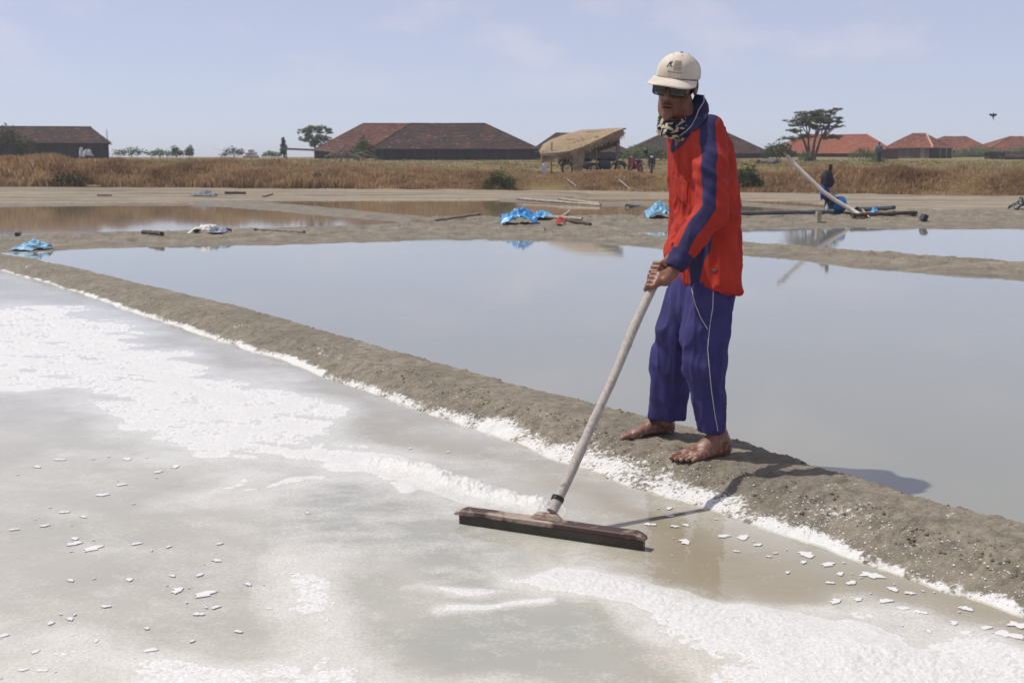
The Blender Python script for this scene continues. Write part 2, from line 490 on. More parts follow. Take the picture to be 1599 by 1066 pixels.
# ponds: sky-mirroring pond behind the bund, and the smaller ones farther off
pond('pond_water', [(2300, 1060), (1599, 850), (1139, 700), (800, 612), (375, 490), (37, 410), (-300, 355), (34, 389), (400, 377), (663, 370), (836, 368), (983, 373), (1156, 388), (1335, 402), (1599, 424), (2300, 482)], W1)
pond('pond_water', [(960, 372), (1156, 388), (1335, 402), (1599, 424), (2300, 482), (2300, 350), (1599, 348), (1335, 348), (1156, 350), (1010, 356)], W3)
pond('brown_pond_water', [(-500, 377), (0, 373), (400, 362), (663, 350), (640, 343), (400, 320), (284, 314), (0, 318), (-500, 322)], W2)
pond('brown_pond_water', [(400, 318), (640, 343), (700, 347), (1000, 345), (1150, 344), (1300, 340), (1320, 324), (1150, 306), (1045, 299), (900, 301), (760, 307), (420, 307), (300, 312)], W2)

# far bunds
bund('mud_bund', [(-300, 403), (-60, 398), (34, 395), (118, 389), (236, 386), (400, 383), (584, 378), (663, 375), (800, 374), (850, 375)],
     [(-300, 377), (-60, 371), (0, 369), (79, 366), (184, 362), (263, 361), (400, 357), (531, 353), (663, 347), (850, 340)], 0.085, MUDF, nu=900, nt=50, seed=3, rough=0.06, edge=0.42, lump=5.0)
bund('mud_bund', [(760, 373), (836, 374), (915, 378.5), (983, 382), (1046, 388.6), (1156, 398), (1247, 405.5), (1335, 418), (1453, 426), (1599, 437.7), (2000, 470)],
     [(760, 362), (836, 362), (915, 364), (983, 367), (1046, 372), (1156, 380), (1247, 385), (1335, 392), (1453, 401), (1599, 411), (2000, 440)], 0.10, MUDF, nu=900, nt=50, seed=5, rough=0.045, edge=0.48, lump=8.0)
bund('mud_bund', [(640, 357), (740, 362), (850, 363), (950, 363), (1030, 361), (1156, 357), (1335, 355), (1599, 357), (2000, 360)],
     [(640, 346), (740, 341), (850, 341), (950, 339), (1030, 338), (1156, 333), (1335, 330), (1599, 328), (2000, 326)], 0.12, MUDF, nu=900, nt=50, seed=7, rough=0.08, edge=0.30, lump=4.0)
bund('mud_bund', [(270, 319.5), (330, 322.5), (400, 328), (500, 337), (610, 346), (660, 352)],
     [(284, 312), (340, 311), (400, 313.6), (531, 325.5), (640, 336), (700, 342)], 0.06, MUDF, nu=400, nt=24, seed=9, rough=0.03, edge=0.4, lump=3.0)
bund('mud_bund', [(-400, 327), (-100, 324.5), (0, 324), (120, 322), (289, 320.5), (330, 321)],
     [(-400, 317), (-100, 316), (0, 315.5), (120, 314), (289, 313), (330, 313)], 0.06, MUDF, nu=400, nt=24, seed=13, rough=0.03, edge=0.4, lump=3.0)
bund('mud_bund', [(780, 315), (860, 319), (940, 323), (1040, 322), (1160, 322), (1300, 331)],
     [(780, 310), (860, 311), (940, 314), (1040, 314), (1160, 315), (1300, 326)], 0.05, MUDF, nu=400, nt=24, seed=17, rough=0.03, edge=0.4, lump=3.0)

# ---------------------------------------------------------------- the salt pan: bed of salt and silt under shallow brine
def gpts(pix): return [tuple(G(u, v, 0.0)[:2]) for u, v in pix]
S_BIG = gpts([(-500, 468), (0, 474), (140, 474), (230, 512), (330, 555), (450, 598), (560, 640), (650, 700), (620, 735), (520, 750), (420, 742), (300, 775), (330, 735), (170, 680), (150, 625), (0, 612), (-500, 640)])
S_FRONT = gpts([(735, 850), (850, 842), (960, 868), (1060, 888), (1180, 902), (1290, 940), (1420, 985), (1599, 1030), (1900, 1090), (1900, 1500), (1000, 1500), (1060, 1040), (1080, 985), (1010, 955), (880, 905), (800, 900)])
S_MID = gpts([(300, 760), (600, 735), (720, 790), (760, 850), (640, 905), (540, 950), (640, 1040), (760, 1200), (420, 1200), (380, 1000), (430, 900), (455, 850), (400, 790)])
S_LOW = gpts([(-400, 1010), (200, 1010), (520, 1000), (660, 1045), (1000, 1045), (1100, 1100), (1200, 1500), (-600, 1500)])
S_GREY1 = gpts([(420, 768), (560, 760), (740, 800), (770, 880), (620, 900), (500, 895), (460, 850)])
S_GREY2 = gpts([(580, 950), (800, 915), (960, 935), (1030, 1000), (960, 1045), (700, 1040), (600, 1010)])
S_BROWN = gpts([(980, 760), (1086, 788), (1273, 850), (1468, 921), (1599, 962), (2000, 1090), (2000, 1190), (1599, 1025), (1420, 985), (1290, 940), (1180, 905), (1040, 880), (1000, 850), (900, 770)])
S_STRIP = gpts([(-300, 350), (0, 421), (300, 519), (600, 620), (846, 712), (989, 761), (1010, 805), (880, 785), (760, 745), (640, 690), (560, 640), (330, 552), (150, 482), (0, 455), (-300, 400)])
R_BACK = gpts([(592, 722), (640, 737), (700, 757), (770, 783), (838, 800)])
R_FRONT = gpts([(900, 880), (960, 893), (1060, 928), (1130, 950), (1190, 972), (1280, 1003), (1420, 1050), (1600, 1110)])
R_LINES = [gpts([(640, 912), (760, 902), (880, 892)]), gpts([(710, 932), (790, 928), (860, 922)]), gpts([(60, 560), (300, 600), (480, 665)]), gpts([(350, 762), (480, 748), (600, 742)]), gpts([(-100, 520), (200, 560), (420, 640)]), gpts([(460, 700), (560, 735), (640, 770)])]
def pan_fields(X, Y):
    wx = X + (fbm(X * 1.6, Y * 1.6, 4, 101) - 0.5) * 0.55; wy = Y + (fbm(X * 1.6, Y * 1.6, 4, 111) - 0.5) * 0.9
    dist = np.hypot(X, Y)
    soft = 0.10 + dist * 0.022
    def area(pts, s=1.0): return 1 - sstep(-soft * s, soft * s, sd_polygon(wx, wy, pts))
    a_big = area(S_BIG, 1.5); a_fr = area(S_FRONT, 0.7); a_mid = area(S_MID, 1.0); a_low = area(S_LOW, 1.2)
    g = np.maximum(area(S_GREY1, 0.9), area(S_GREY2, 0.9)); br = np.maximum(area(S_BROWN, 1.4), 0.6 * area(S_STRIP, 0.8))
    st = fbm(X * 2.2 - Y * 1.1, Y * 7.0 + X * 3.0, 4, 121)        # streaks left by the rake
    pat = fbm(X * 3.5, Y * 3.5, 5, 131)
    salt = 0.24 + 0.6 * (pat - 0.5) + 0.5 * (st - 0.5)
    salt = np.maximum(salt, a_big * (1.10 + 1.0 * (st - 0.5) + 0.3 * (pat - 0.5)))
    salt = np.maximum(salt, a_mid * (0.84 + 0.9 * (pat - 0.5)))
    salt = np.maximum(salt, a_low * (0.74 + 1.0 * (pat - 0.5)))
    salt = salt * (1 - g * 0.62) + g * 0.7 * (fbm(X * 9, Y * 16, 4, 135) - 0.45)
    salt = salt * (1 - br * 0.85)
    salt = np.maximum(salt, a_fr * (0.95 + 1.0 * (pat - 0.5) + 0.5 * (st - 0.5)))
    rid = np.zeros_like(X)
    d = d_poly(wx * 0.25 + X * 0.75, wy * 0.25 + Y * 0.75, R_BACK); r1 = np.exp(-(d / 0.075) ** 2); rid += 0.040 * r1
    d = d_poly(wx * 0.4 + X * 0.6, wy * 0.4 + Y * 0.6, R_FRONT); r2 = np.exp(-(d / 0.12) ** 2); rid += 0.0055 * r2 * sstep(0.35, 0.7, fbm(X * 2.6, Y * 2.6, 4, 141)) * 1.6
    r3 = np.zeros_like(X)
    for q in R_LINES:
        d = d_poly(wx * 0.5 + X * 0.5, wy * 0.5 + Y * 0.5, q); e = np.exp(-(d / 0.055) ** 2) * sstep(0.3, 0.6, fbm(X * 5, Y * 5, 3, 155)); r3 = np.maximum(r3, e); rid += 0.0025 * e * fbm(X * 6, Y * 6, 3, 151)
    salt = np.maximum(salt, np.maximum(r1 * 1.3, np.maximum(r2 * 0.9, r3 * 0.9)))
    salt = np.clip(salt, 0, 1.25)
    gr = fbm(X * 45, Y * 45, 3, 161); gr2 = fbm(X * 130, Y * 130, 2, 171); lum = fbm(X * 9, Y * 9, 4, 181)
    z = -0.0040 + 0.0046 * sstep(0.2, 1.05, salt) + (lum - 0.5) * 0.0025 * sstep(0.3, 0.9, salt) + rid * (0.3 + 1.3 * lum)
    z = z + ((gr - 0.5) * 0.0026 + (gr2 - 0.5) * 0.0026) * sstep(0.6, 1.0, salt) * (1 + 6.0 * np.clip(rid / 0.02, 0, 1))
    return z, salt, g, br

vr = np.concatenate([np.linspace(372, 470, 80), np.linspace(471, 1075, 470), np.linspace(1082, 1560, 60)])
uc = np.concatenate([np.linspace(-700, -30, 50), np.linspace(-27, 1626, 760), np.linspace(1640, 2300, 40)])
UU, VV = np.meshgrid(uc, vr)
Q = G(UU, VV, 0.0)
z, salt, grey, brown = pan_fields(Q[..., 0], Q[..., 1])
Q[..., 2] = z
me = mesh_np('pan_bed', Q.reshape(-1, 3), grid_faces(len(vr), len(uc))[:, ::-1])
attr(me, 'salt', salt.ravel()); attr(me, 'grey', grey.ravel()); attr(me, 'brown', brown.ravel())
b = NB('pan_bed')
w = b.gen_world()
s = b.attr('salt'); n1 = b.noise(95, 4, 0.7, w); n2 = b.noise(11, 5, 0.65, w); n3 = b.noise(1.3, 4, 0.6, w)
silt = b.mix(b.rng(n3, 0.35, 0.65), (0.43, 0.42, 0.38), (0.52, 0.51, 0.475))
silt = b.mix(b.math('MULTIPLY', b.rng(n2, 0.45, 0.7), 0.35), silt, (0.40, 0.385, 0.33))
silt = b.mix(b.math('MULTIPLY', b.attr('brown'), 0.85), silt, (0.30, 0.255, 0.165))
silt = b.mix(b.math('MULTIPLY', b.attr('grey'), 0.85), silt, (0.36, 0.37, 0.345))
f = b.math('ADD', s, b.math('MULTIPLY', b.math('SUBTRACT', b.math('ADD', b.math('MULTIPLY', n1, 0.55), b.math('MULTIPLY', n2, 0.45)), 0.5), 1.7))
f = b.rng(f, 0.15, 0.90)
saltc = b.mix(b.rng(n1, 0.3, 0.7), (0.68, 0.675, 0.66), (0.82, 0.82, 0.81))
zz_ = b.n('ShaderNodeSeparateXYZ', {0: b.n('ShaderNodeNewGeometry').outputs['Position']}).outputs['Z']
saltc = b.mix(b.rng(zz_, -0.0008, 0.0010), saltc, b.mix(b.rng(n1, 0.35, 0.65), (0.55, 0.545, 0.525), (0.67, 0.665, 0.645)))      # drained, creamier crystals
c = b.mix(f, silt, saltc)
hb = b.math('MULTIPLY', b.math('ADD', n1, b.math('MULTIPLY', b.noise(240, 2, 0.6, w), 0.6)), b.rng(s, 0.2, 0.9, 0.05, 1.0))
BED = b.done(b.pr(c, b.rng(f, 0, 1, 0.8, 0.5), 0.4, b.bump(hb, 0.55, 0.006)))
tag(link('pan_bed', me, BED), kind='structure')

# brine: a thin clear skin of water, slightly milky, rippled
b = NB('brine')
w = b.gen_world((14, 14, 14)); w2 = b.gen_world((2.2, 4.5, 3))
h = b.math('ADD', b.noise(1.0, 3, 0.5, w), b.math('MULTIPLY', b.noise(1.0, 3, 0.5, w2), 1.5))
nm = b.bump(h, 0.11, 0.02)
fr = b.n('ShaderNodeFresnel', {'IOR': 1.34, 'Normal': nm})
tr = b.n('ShaderNodeBsdfTransparent', {'Color': (0.995, 0.99, 0.975, 1)})
milk = b.n('ShaderNodeBsdfDiffuse', {'Color': (0.58, 0.56, 0.49, 1)})
m1 = b.n('ShaderNodeMixShader', {0: 0.04}); b.set(m1, 1, tr); b.set(m1, 2, milk)
gl = b.n('ShaderNodeBsdfGlossy', {'Color': (1, 1, 1, 1), 'Roughness': 0.03, 'Normal': nm})
m2 = b.n('ShaderNodeMixShader', {0: fr.outputs[0]}); b.set(m2, 1, m1); b.set(m2, 2, gl)
BRINE = b.done(m2.outputs[0])
brine = pond('brine', [(-700, 300), (-60, 396), (300, 500), (600, 595), (900, 705), (1200, 800), (1599, 935), (2300, 1150), (2300, 1560), (-700, 1560)], BRINE)
# ---------------------------------------------------------------- signed-distance modelling for the figure
class Field:
    def __init__(s, lo, hi, h):
        s.lo = np.array(lo, float); s.h = h
        s.n = np.ceil((np.array(hi, float) - s.lo) / h).astype(int) + 1
        s.a = np.full(s.n, 1.0, np.float32)
    def sub(s, lo, hi):
        i0 = np.clip(np.floor((np.array(lo) - s.lo) / s.h).astype(int), 0, s.n - 1)
        i1 = np.clip(np.ceil((np.array(hi) - s.lo) / s.h).astype(int) + 1, 1, s.n)
        if np.any(i1 <= i0): return None, None
        ax = [s.lo[k] + s.h * np.arange(i0[k], i1[k]) for k in range(3)]
        return tuple(slice(i0[k], i1[k]) for k in range(3)), np.meshgrid(*ax, indexing='ij')
    def op(s, fn, lo, hi, k=0.0, mode='u'):
        m = k + 3 * s.h
        sl, g = s.sub(np.array(lo) - m, np.array(hi) + m)
        if sl is None: return s
        d = fn(*g).astype(np.float32); a = s.a[sl]
        if mode == 's': a, d = -a, d            # subtract: max(a,-d) = -min(-a,d)
        if k > 0:
            hh = np.maximum(k - np.abs(a - d), 0) / k
            r = np.minimum(a, d) - hh * hh * k * 0.25
        else: r = np.minimum(a, d)
        s.a[sl] = -r if mode == 's' else r
        return s
    def cone(s, a, b, r1, r2, k=0.0, mode='u'):
        a = np.array(a, float); b = np.array(b, float); ab = b - a; L2 = ab @ ab
        def fn(x, y, z):
            t = np.clip(((x - a[0]) * ab[0] + (y - a[1]) * ab[1] + (z - a[2]) * ab[2]) / L2, 0, 1)
            return np.sqrt((x - a[0] - t * ab[0]) ** 2 + (y - a[1] - t * ab[1]) ** 2 + (z - a[2] - t * ab[2]) ** 2) - (r1 + t * (r2 - r1))
        r = max(r1, r2)
        return s.op(fn, np.minimum(a, b) - r, np.maximum(a, b) + r, k, mode)
    def chain(s, pts, rad, k=0.01):
        for i in range(len(pts) - 1): s.cone(pts[i], pts[i + 1], rad[i], rad[i + 1], k)
        return s
    def ell(s, c, r, R=None, k=0.0, mode='u'):
        c = np.array(c, float); r = np.array(r, float); R = np.eye(3) if R is None else R    # rows of R: local axes
        def fn(x, y, z):
            p = [R[i][0] * (x - c[0]) + R[i][1] * (y - c[1]) + R[i][2] * (z - c[2]) for i in range(3)]
            k0 = np.sqrt(sum((p[i] / r[i]) ** 2 for i in range(3))); k1 = np.sqrt(sum((p[i] / r[i] ** 2) ** 2 for i in range(3))) + 1e-9
            return k0 * (k0 - 1) / k1
        m = np.abs(R).T @ r
        return s.op(fn, c - m, c + m, k, mode)
    def cut(s, p, n):
        """keep the side that n points away from"""
        p = np.array(p); n = np.array(n, float) / np.linalg.norm(n)
        ax = [s.lo[k] + s.h * np.arange(s.n[k]) for k in range(3)]
        g = np.meshgrid(*ax, indexing='ij', sparse=True)
        s.a = np.maximum(s.a, (sum((g[i] - p[i]) * n[i] for i in range(3))).astype(np.float32)); return s
    def mesh(s):
        a = s.a.copy()
        a[0] = a[-1] = 1; a[:, 0] = a[:, -1] = 1; a[:, :, 0] = a[:, :, -1] = 1
        neg = a < 0
        nx, ny, nz = a.shape
        cnt = np.zeros((nx - 1, ny - 1, nz - 1), np.int8)
        for i in (0, 1):
            for j in (0, 1):
                for k in (0, 1): cnt += neg[i:nx - 1 + i, j:ny - 1 + j, k:nz - 1 + k]
        act = (cnt > 0) & (cnt < 8)
        I, J, K = np.nonzero(act)
        idx = np.full(act.shape, -1, np.int64); idx[I, J, K] = np.arange(len(I))
        acc = np.zeros((len(I), 3)); num = np.zeros(len(I))
        cor = [(i, j, k) for i in (0, 1) for j in (0, 1) for k in (0, 1)]
        vals = {c: a[I + c[0], J + c[1], K + c[2]].astype(float) for c in cor}
        for c in cor:
            for ax in range(3):
                if c[ax] == 0:
                    e = list(c); e[ax] = 1; e = tuple(e)
                    v0, v1 = vals[c], vals[e]
                    m = (v0 < 0) != (v1 < 0)
                    t = np.where(m, v0 / np.where(m, v0 - v1, 1), 0)
                    p = np.array(c, float)[None, :].repeat(len(I), 0); p[:, ax] += t
                    acc[m] += p[m]; num[m] += 1
        V = (np.stack([I, J, K], -1) + acc / num[:, None]) * s.h + s.lo
        F = []
        for ax in range(3):
            o1, o2 = [(1, 2), (2, 0), (0, 1)][ax]
            sl0 = [slice(1, -1)] * 3; sl1 = [slice(1, -1)] * 3
            sl0[ax] = slice(0, -1); sl1[ax] = slice(1, None)
            n0 = neg[tuple(sl0)]; n1 = neg[tuple(sl1)]
            q = np.stack(np.nonzero(n0 != n1), -1)
            off = np.ones(3, int); off[ax] = 0
            q = q + off
            s0 = neg[q[:, 0], q[:, 1], q[:, 2]]
            def cell(d1, d2):
                r = q.copy(); r[:, o1] -= d1; r[:, o2] -= d2
                return idx[r[:, 0], r[:, 1], r[:, 2]]
            f = np.stack([cell(1, 1), cell(0, 1), cell(0, 0), cell(1, 0)], -1)
            f[~s0] = f[~s0][:, ::-1]
            F.append(f)
        return V, np.concatenate(F)

def vnormals(V, F):
    n = np.cross(V[F[:, 2]] - V[F[:, 0]], V[F[:, 3]] - V[F[:, 1]])
    N = np.zeros_like(V)
    for k in range(4): np.add.at(N, F[:, k], n)
    return N / (np.linalg.norm(N, axis=1, keepdims=True) + 1e-12)

def relax(V, F, it=2, f=0.5):
    E = np.concatenate([F[:, [0, 1]], F[:, [1, 2]], F[:, [2, 3]], F[:, [3, 0]]])
    for _ in range(it):
        A = np.zeros_like(V); c = np.zeros(len(V))
        np.add.at(A, E[:, 0], V[E[:, 1]]); np.add.at(c, E[:, 0], 1)
        V = V * (1 - f) + f * A / np.maximum(c, 1)[:, None]
    return V

def unit(v): v = np.array(v, float); return v / np.linalg.norm(v)

# ---------------------------------------------------------------- the man
person = tag(empty('person', (0.83, 4.98, 0.10)), 'barefoot man in red and navy shirt, purple trousers, cream cap and sunglasses', 'person')
def kid(name, me, m, parent=person):
    """child whose mesh is given in world coordinates"""
    o = link(name, me, m, parent)
    base = Vector(person.location)
    me.transform(Matrix.Translation(-base))
    if parent is not person: pass
    return o

FW = unit((-0.906, -0.42, 0)); LF = np.array([-FW[1], FW[0], 0])     # facing; his left (towards the camera)
LF = np.array([0.42, -0.906, 0.0])
# joints
hipN = P(1108, 468, 4.90); kneeN = P(1101, 575, 4.85); ankN = P(1118, 684, 4.84)
hipF = P(1082, 468, 5.08); kneeF = P(1043, 560, 5.14); ankF = P(1040, 656, 5.19)
shN = P(1110, 208, 4.80); elN = P(1108, 330, 4.71); wrN = P(1050, 424, 4.66)
shF = P(1072, 208, 5.10); elF = P(1082, 322, 5.00); wrF = P(1046, 408, 4.78)
# the rake handle: from the cleat on the board to the hands
BT = 0.052                                        # board top
H_BASE = G(862, 811, BT) + np.array([0, 0.012, 0.026]); H_TOP = P(1028, 432, 4.66)
HAX = unit(H_TOP - H_BASE)
cN = P(1027, 448, 4.64); cN = H_BASE + HAX * ((cN - H_BASE) @ HAX)
cF = cN + HAX * 0.060
HANDLE_R = 0.0165

SKIN = None
b = NB('skin')
n = b.noise(26, 4, 0.6, b.obj()); n2 = b.noise(160, 3, 0.6, b.obj())
c = b.mix(b.rng(n, 0.3, 0.7), (0.15, 0.062, 0.037), (0.225, 0.098, 0.059))
zz = b.n('ShaderNodeSeparateXYZ', {0: b.n('ShaderNodeNewGeometry').outputs['Position']}).outputs['Z']
low = b.math('MULTIPLY', b.rng(zz, 0.19, 0.11), b.rng(b.noise(45, 4, 0.7, b.obj()), 0.5, 0.62))
c = b.mix(b.math('MULTIPLY', low, 0.55), c, (0.42, 0.40, 0.38))          # dried salt on the feet
c = b.mix(b.math('MULTIPLY', b.attr('lip'), 0.75), c, (0.040, 0.020, 0.018))
SKIN = b.done(b.pr(c, 0.45, 0.5, b.bump(n2, 0.35, 0.003)))

def fist(f, c, wrist, r0, sgn):
    """hand closed round the handle"""
    a = HAX
    e1 = wrist - c; e1 = unit(e1 - a * (e1 @ a)); e2 = np.cross(a, e1) * sgn
    def pt(ang, rad, off): return c + a * off + (e1 * math.cos(math.radians(ang)) + e2 * math.sin(math.radians(ang))) * rad
    up = 1 if (wrist - c) @ a > 0 else -1
    # palm and back of the hand
    f.cone(wrist, pt(28, r0 + 0.030, 0.012 * up), 0.024, 0.021, 0.01)
    for off in (0.030, 0.011, -0.009, -0.028):
        f.cone(wrist + (pt(60, r0 + 0.02, off) - wrist) * 0.25, pt(66, r0 + 0.018, off), 0.015, 0.0125, 0.012)
    # fingers: knuckle, two joints, tip, each a little shorter towards the little finger
    for off, rr, reach in ((0.031, 0.0096, 225), (0.0105, 0.0099, 238), (-0.0105, 0.0095, 232), (-0.0305, 0.0084, 215)):
        an = [66, 112, 165, reach]
        ra = [r0 + 0.018, r0 + 0.017, r0 + 0.009, r0 + 0.006]
        f.chain([pt(x, y, off - 0.002 * i) for i, (x, y) in enumerate(zip(an, ra))], [rr * 1.2, rr * 1.08, rr, rr * 0.86], 0.002)
    # thumb leaves the side of the palm
    f.chain([pt(5, r0 + 0.026, 0.020), pt(-42, r0 + 0.022, 0.036), pt(-92, r0 + 0.012, 0.040), pt(-135, r0 + 0.008, 0.030)], [0.0155, 0.0125, 0.0112, 0.0092], 0.004)

def foot(f, heel, toe, zg, med):
    """bare foot; med = +1 when the big toe is on the left of the walking direction"""
    d = np.array(toe[:2]) - np.array(heel[:2]); Ln = np.linalg.norm(d); d = d / Ln; l = np.array([-d[1], d[0]]) * med
    def q(x, y, z): return np.array([heel[0] + d[0] * x * Ln + l[0] * y, heel[1] + d[1] * x * Ln + l[1] * y, zg + z])
    f.ell(q(0.14, 0, 0.028), (0.036, 0.031, 0.034), np.array([[d[0], d[1], 0], [-d[1], d[0], 0], [0, 0, 1]]), 0.01)
    f.cone(q(0.17, 0.0, 0.045), q(0.48, -0.006, 0.036), 0.030, 0.027, 0.02)
    f.cone(q(0.30, -0.012, 0.028), q(0.68, -0.026, 0.018), 0.024, 0.018, 0.02)
    f.cone(q(0.34, 0.010, 0.052), q(0.74, 0.024, 0.022), 0.028, 0.021, 0.02)
    f.cone(q(0.72, 0.026, 0.018), q(0.66, -0.030, 0.014), 0.020, 0.015, 0.018)
    f.cone(q(0.24, 0.002, 0.085), q(0.40, 0.006, 0.050), 0.034, 0.028, 0.03)
    toes = [(0.030, 0.99, 0.0125, 0.016), (0.0085, 0.975, 0.0085, 0.0125), (-0.0085, 0.93, 0.008, 0.0115), (-0.0245, 0.87, 0.0078, 0.0105), (-0.0395, 0.80, 0.0078, 0.0098)]
    for i, (y, x, r, hz) in enumerate(toes):
        x0 = 0.74 - 0.035 * i
        f.chain([q(x0 - 0.02, y * 0.92, 0.020), q((x0 + x) / 2, y, 0.019 - 0.001 * i), q(x - 0.035, y * 1.02, hz * 0.72)], [r * 1.05, r, r * 1.04], 0.005)
    return q

# ---- head frame
hf = unit((-0.43, -0.90, -0.16)); hl = unit(np.cross((0.05, 0.0, 1.0), hf)); hu = np.cross(hf, hl)
rollA = math.radians(-7)
hl, hu = hl * math.cos(rollA) + hu * math.sin(rollA), hu * math.cos(rollA) - hl * math.sin(rollA)
HC = P(1056.5, 131, 4.93); HS = 1.0
HR = np.array([hf, hl, hu])
def hp(x, y, z): return HC + (hf * x + hl * y + hu * z) * HS

def build_body():
    parts = []
    # head and neck
    f = Field(HC - 0.2, HC + np.array([0.2, 0.2, 0.16]), 0.003)
    f.ell(hp(-.012, 0, .026), (.098, .075, .086), HR)
    f.ell(hp(.026, 0, -.036), (.062, .056, .092), HR, .03)
    f.ell(hp(.030, 0, -.098), (.050, .040, .036), HR, .03)
    f.cone(hp(.070, .007, -.124), hp(.070, -.007, -.124), .015, .015, .02)
    for sgn in (1, -1):
        f.ell(hp(.056, .046 * sgn, -.022), (.026, .020, .020), HR, .02)
        f.cone(hp(-.005, .056 * sgn, -.060), hp(.040, .034 * sgn, -.110), .011, .010, .03)
    f.ell(hp(.076, 0, .018), (.018, .052, .012), HR, .012)
    for sgn in (1, -1): f.ell(hp(.094, .031 * sgn, -.004), (.016, .017, .013), HR, .010, 's')
    for sgn in (1, -1): f.ell(hp(.074, .031 * sgn, -.004), (.013, .013, .0115), HR, .003)
    f.cone(hp(.084, 0, .004), hp(.113, 0, -.043), .0085, .0135, .008)
    for sgn in (1, -1): f.ell(hp(.095, .0150 * sgn, -.046), (.012, .0095, .009), HR, .006)
    f.ell(hp(.092, 0, -.077), (.011, .026, .0065), HR, .004)
    f.ell(hp(.0895, 0, -.091), (.011, .023, .0075), HR, .004)
    f.ell(hp(.102, 0, -.0842), (.012, .027, .0018), HR, .002, 's')
    for sgn in (1, -1):
        f.ell(hp(-.010, .080 * sgn, -.006), (.020, .009, .033), HR, .004)
        f.ell(hp(-.006, .090 * sgn, -.004), (.011, .006, .020), HR, .004, 's')
    f.cone(hp(-.022, 0, -.06), P(1078, 205, 4.95), .054, .062, .02)
    V, F = f.mesh(); parts.append((V, F))
    # torso, arms and legs under the clothes, with the neck, wrists and ankles running into head, hands and feet
    f = Field((0.38, 4.45, 0.07), (1.12, 5.42, 1.62), 0.009)
    chest = (shN + shF) / 2
    pel = (hipN + hipF) / 2
    f.ell(chest + np.array([0.035, 0, -0.17]), (.085, .135, .22), np.array([FW, LF, [0, 0, 1]]))
    f.ell(pel + np.array([0.0, 0, 0.05]), (.10, .145, .14), np.array([FW, LF, [0, 0, 1]]), .06)
    f.cone(chest + np.array([0, 0, -.05]), P(1078, 190, 4.95), .07, .052, .05)
    for s_, e_, w_ in ((shN, elN, wrN), (shF, elF, wrF)):
        f.cone(s_ + np.array([0, 0, -.015]), e_, .045, .036, .03); f.cone(e_, w_, .036, .023, .01)
    for h_, k_, a_ in ((hipN, kneeN, ankN), (hipF, kneeF, ankF)):
        f.cone(h_, k_, .070, .046, .03); f.cone(k_, a_, .046, .030, .02)
    parts.append(f.mesh())
    # hands
    lo = np.minimum(np.minimum(cN, cF), np.minimum(wrN, wrF)) - 0.07; hi = np.maximum(np.maximum(cN, cF), np.maximum(wrN, wrF)) + 0.07
    for c_, w_, e_, sg in ((cN, wrN, elN, SG_N), (cF, wrF, elF, SG_F)):
        f = Field(lo, hi, 0.0024)
        fist(f, c_, w_, HANDLE_R, sg)
        f.cone(w_, w_ + (e_ - w_) * 0.25, .0235, .027, .01)
        parts.append(f.mesh())
    # feet
    for heel, toe, ank, med in ((HEEL_N, TOE_N, ankN, -1), (HEEL_F, TOE_F, ankF, 1)):
        zg = max(b1_z(*heel[:2]), b1_z(*(np.array(heel[:2]) * .3 + np.array(toe[:2]) * .7))) - 0.006
        f = Field(np.minimum(heel, toe) - np.array([.09, .09, .03]), np.maximum(heel, toe) + np.array([.09, .09, .22]), 0.0026)
        q = foot(f, heel, toe, zg, med)
        f.cone(q(0.19, 0.0, 0.060), ank + np.array([0, 0, 0.045]), .034, .035, .03)
        f.ell(q(0.24, 0.030, 0.082), (.014, .012, .014), None, .014); f.ell(q(0.21, -0.030, 0.072), (.014, .012, .014), None, .014)
        f.cut((0, 0, zg), (0, 0, -1))
        parts.append(f.mesh())
    Vs = []; Fs = []; o = 0
    for V, F in parts: Vs.append(V); Fs.append(F + o); o += len(V)
    return np.concatenate(Vs), np.concatenate(Fs)

def side_sign(c, w):
    e1 = w - c; e1 = unit(e1 - HAX * (e1 @ HAX)); return -1 if np.cross(HAX, e1)[1] > 0 else 1
SG_N = side_sign(cN, wrN); SG_F = -side_sign(cF, wrF)
zb = 0.10
HEEL_N = G(1142, 704, zb); TOE_N = G(1052, 717, zb)
HEEL_F = G(1055, 671, zb); TOE_F = G(962, 682, zb)
V, F = build_body()
me = mesh_np('body', V, F)
_q = (V - HC) @ HR.T
lip = np.exp(-((_q[:, 2] + .084) / .011) ** 2 - (_q[:, 1] / .025) ** 2) * (_q[:, 0] > .07) + .7 * np.exp(-((_q[:, 2] + .064) / .006) ** 2 - (_q[:, 1] / .026) ** 2) * (_q[:, 0] > .07)
lip = np.where(np.linalg.norm(V - HC, axis=1) < .2, lip, 0) + .35 * np.where(np.linalg.norm(V - HC, axis=1) < .2, np.exp(-((_q[:, 2] + .118) / .02) ** 2 - (_q[:, 1] / .03) ** 2), 0)
attr(me, 'lip', np.clip(lip, 0, 1))
body = kid('body', me, SKIN)

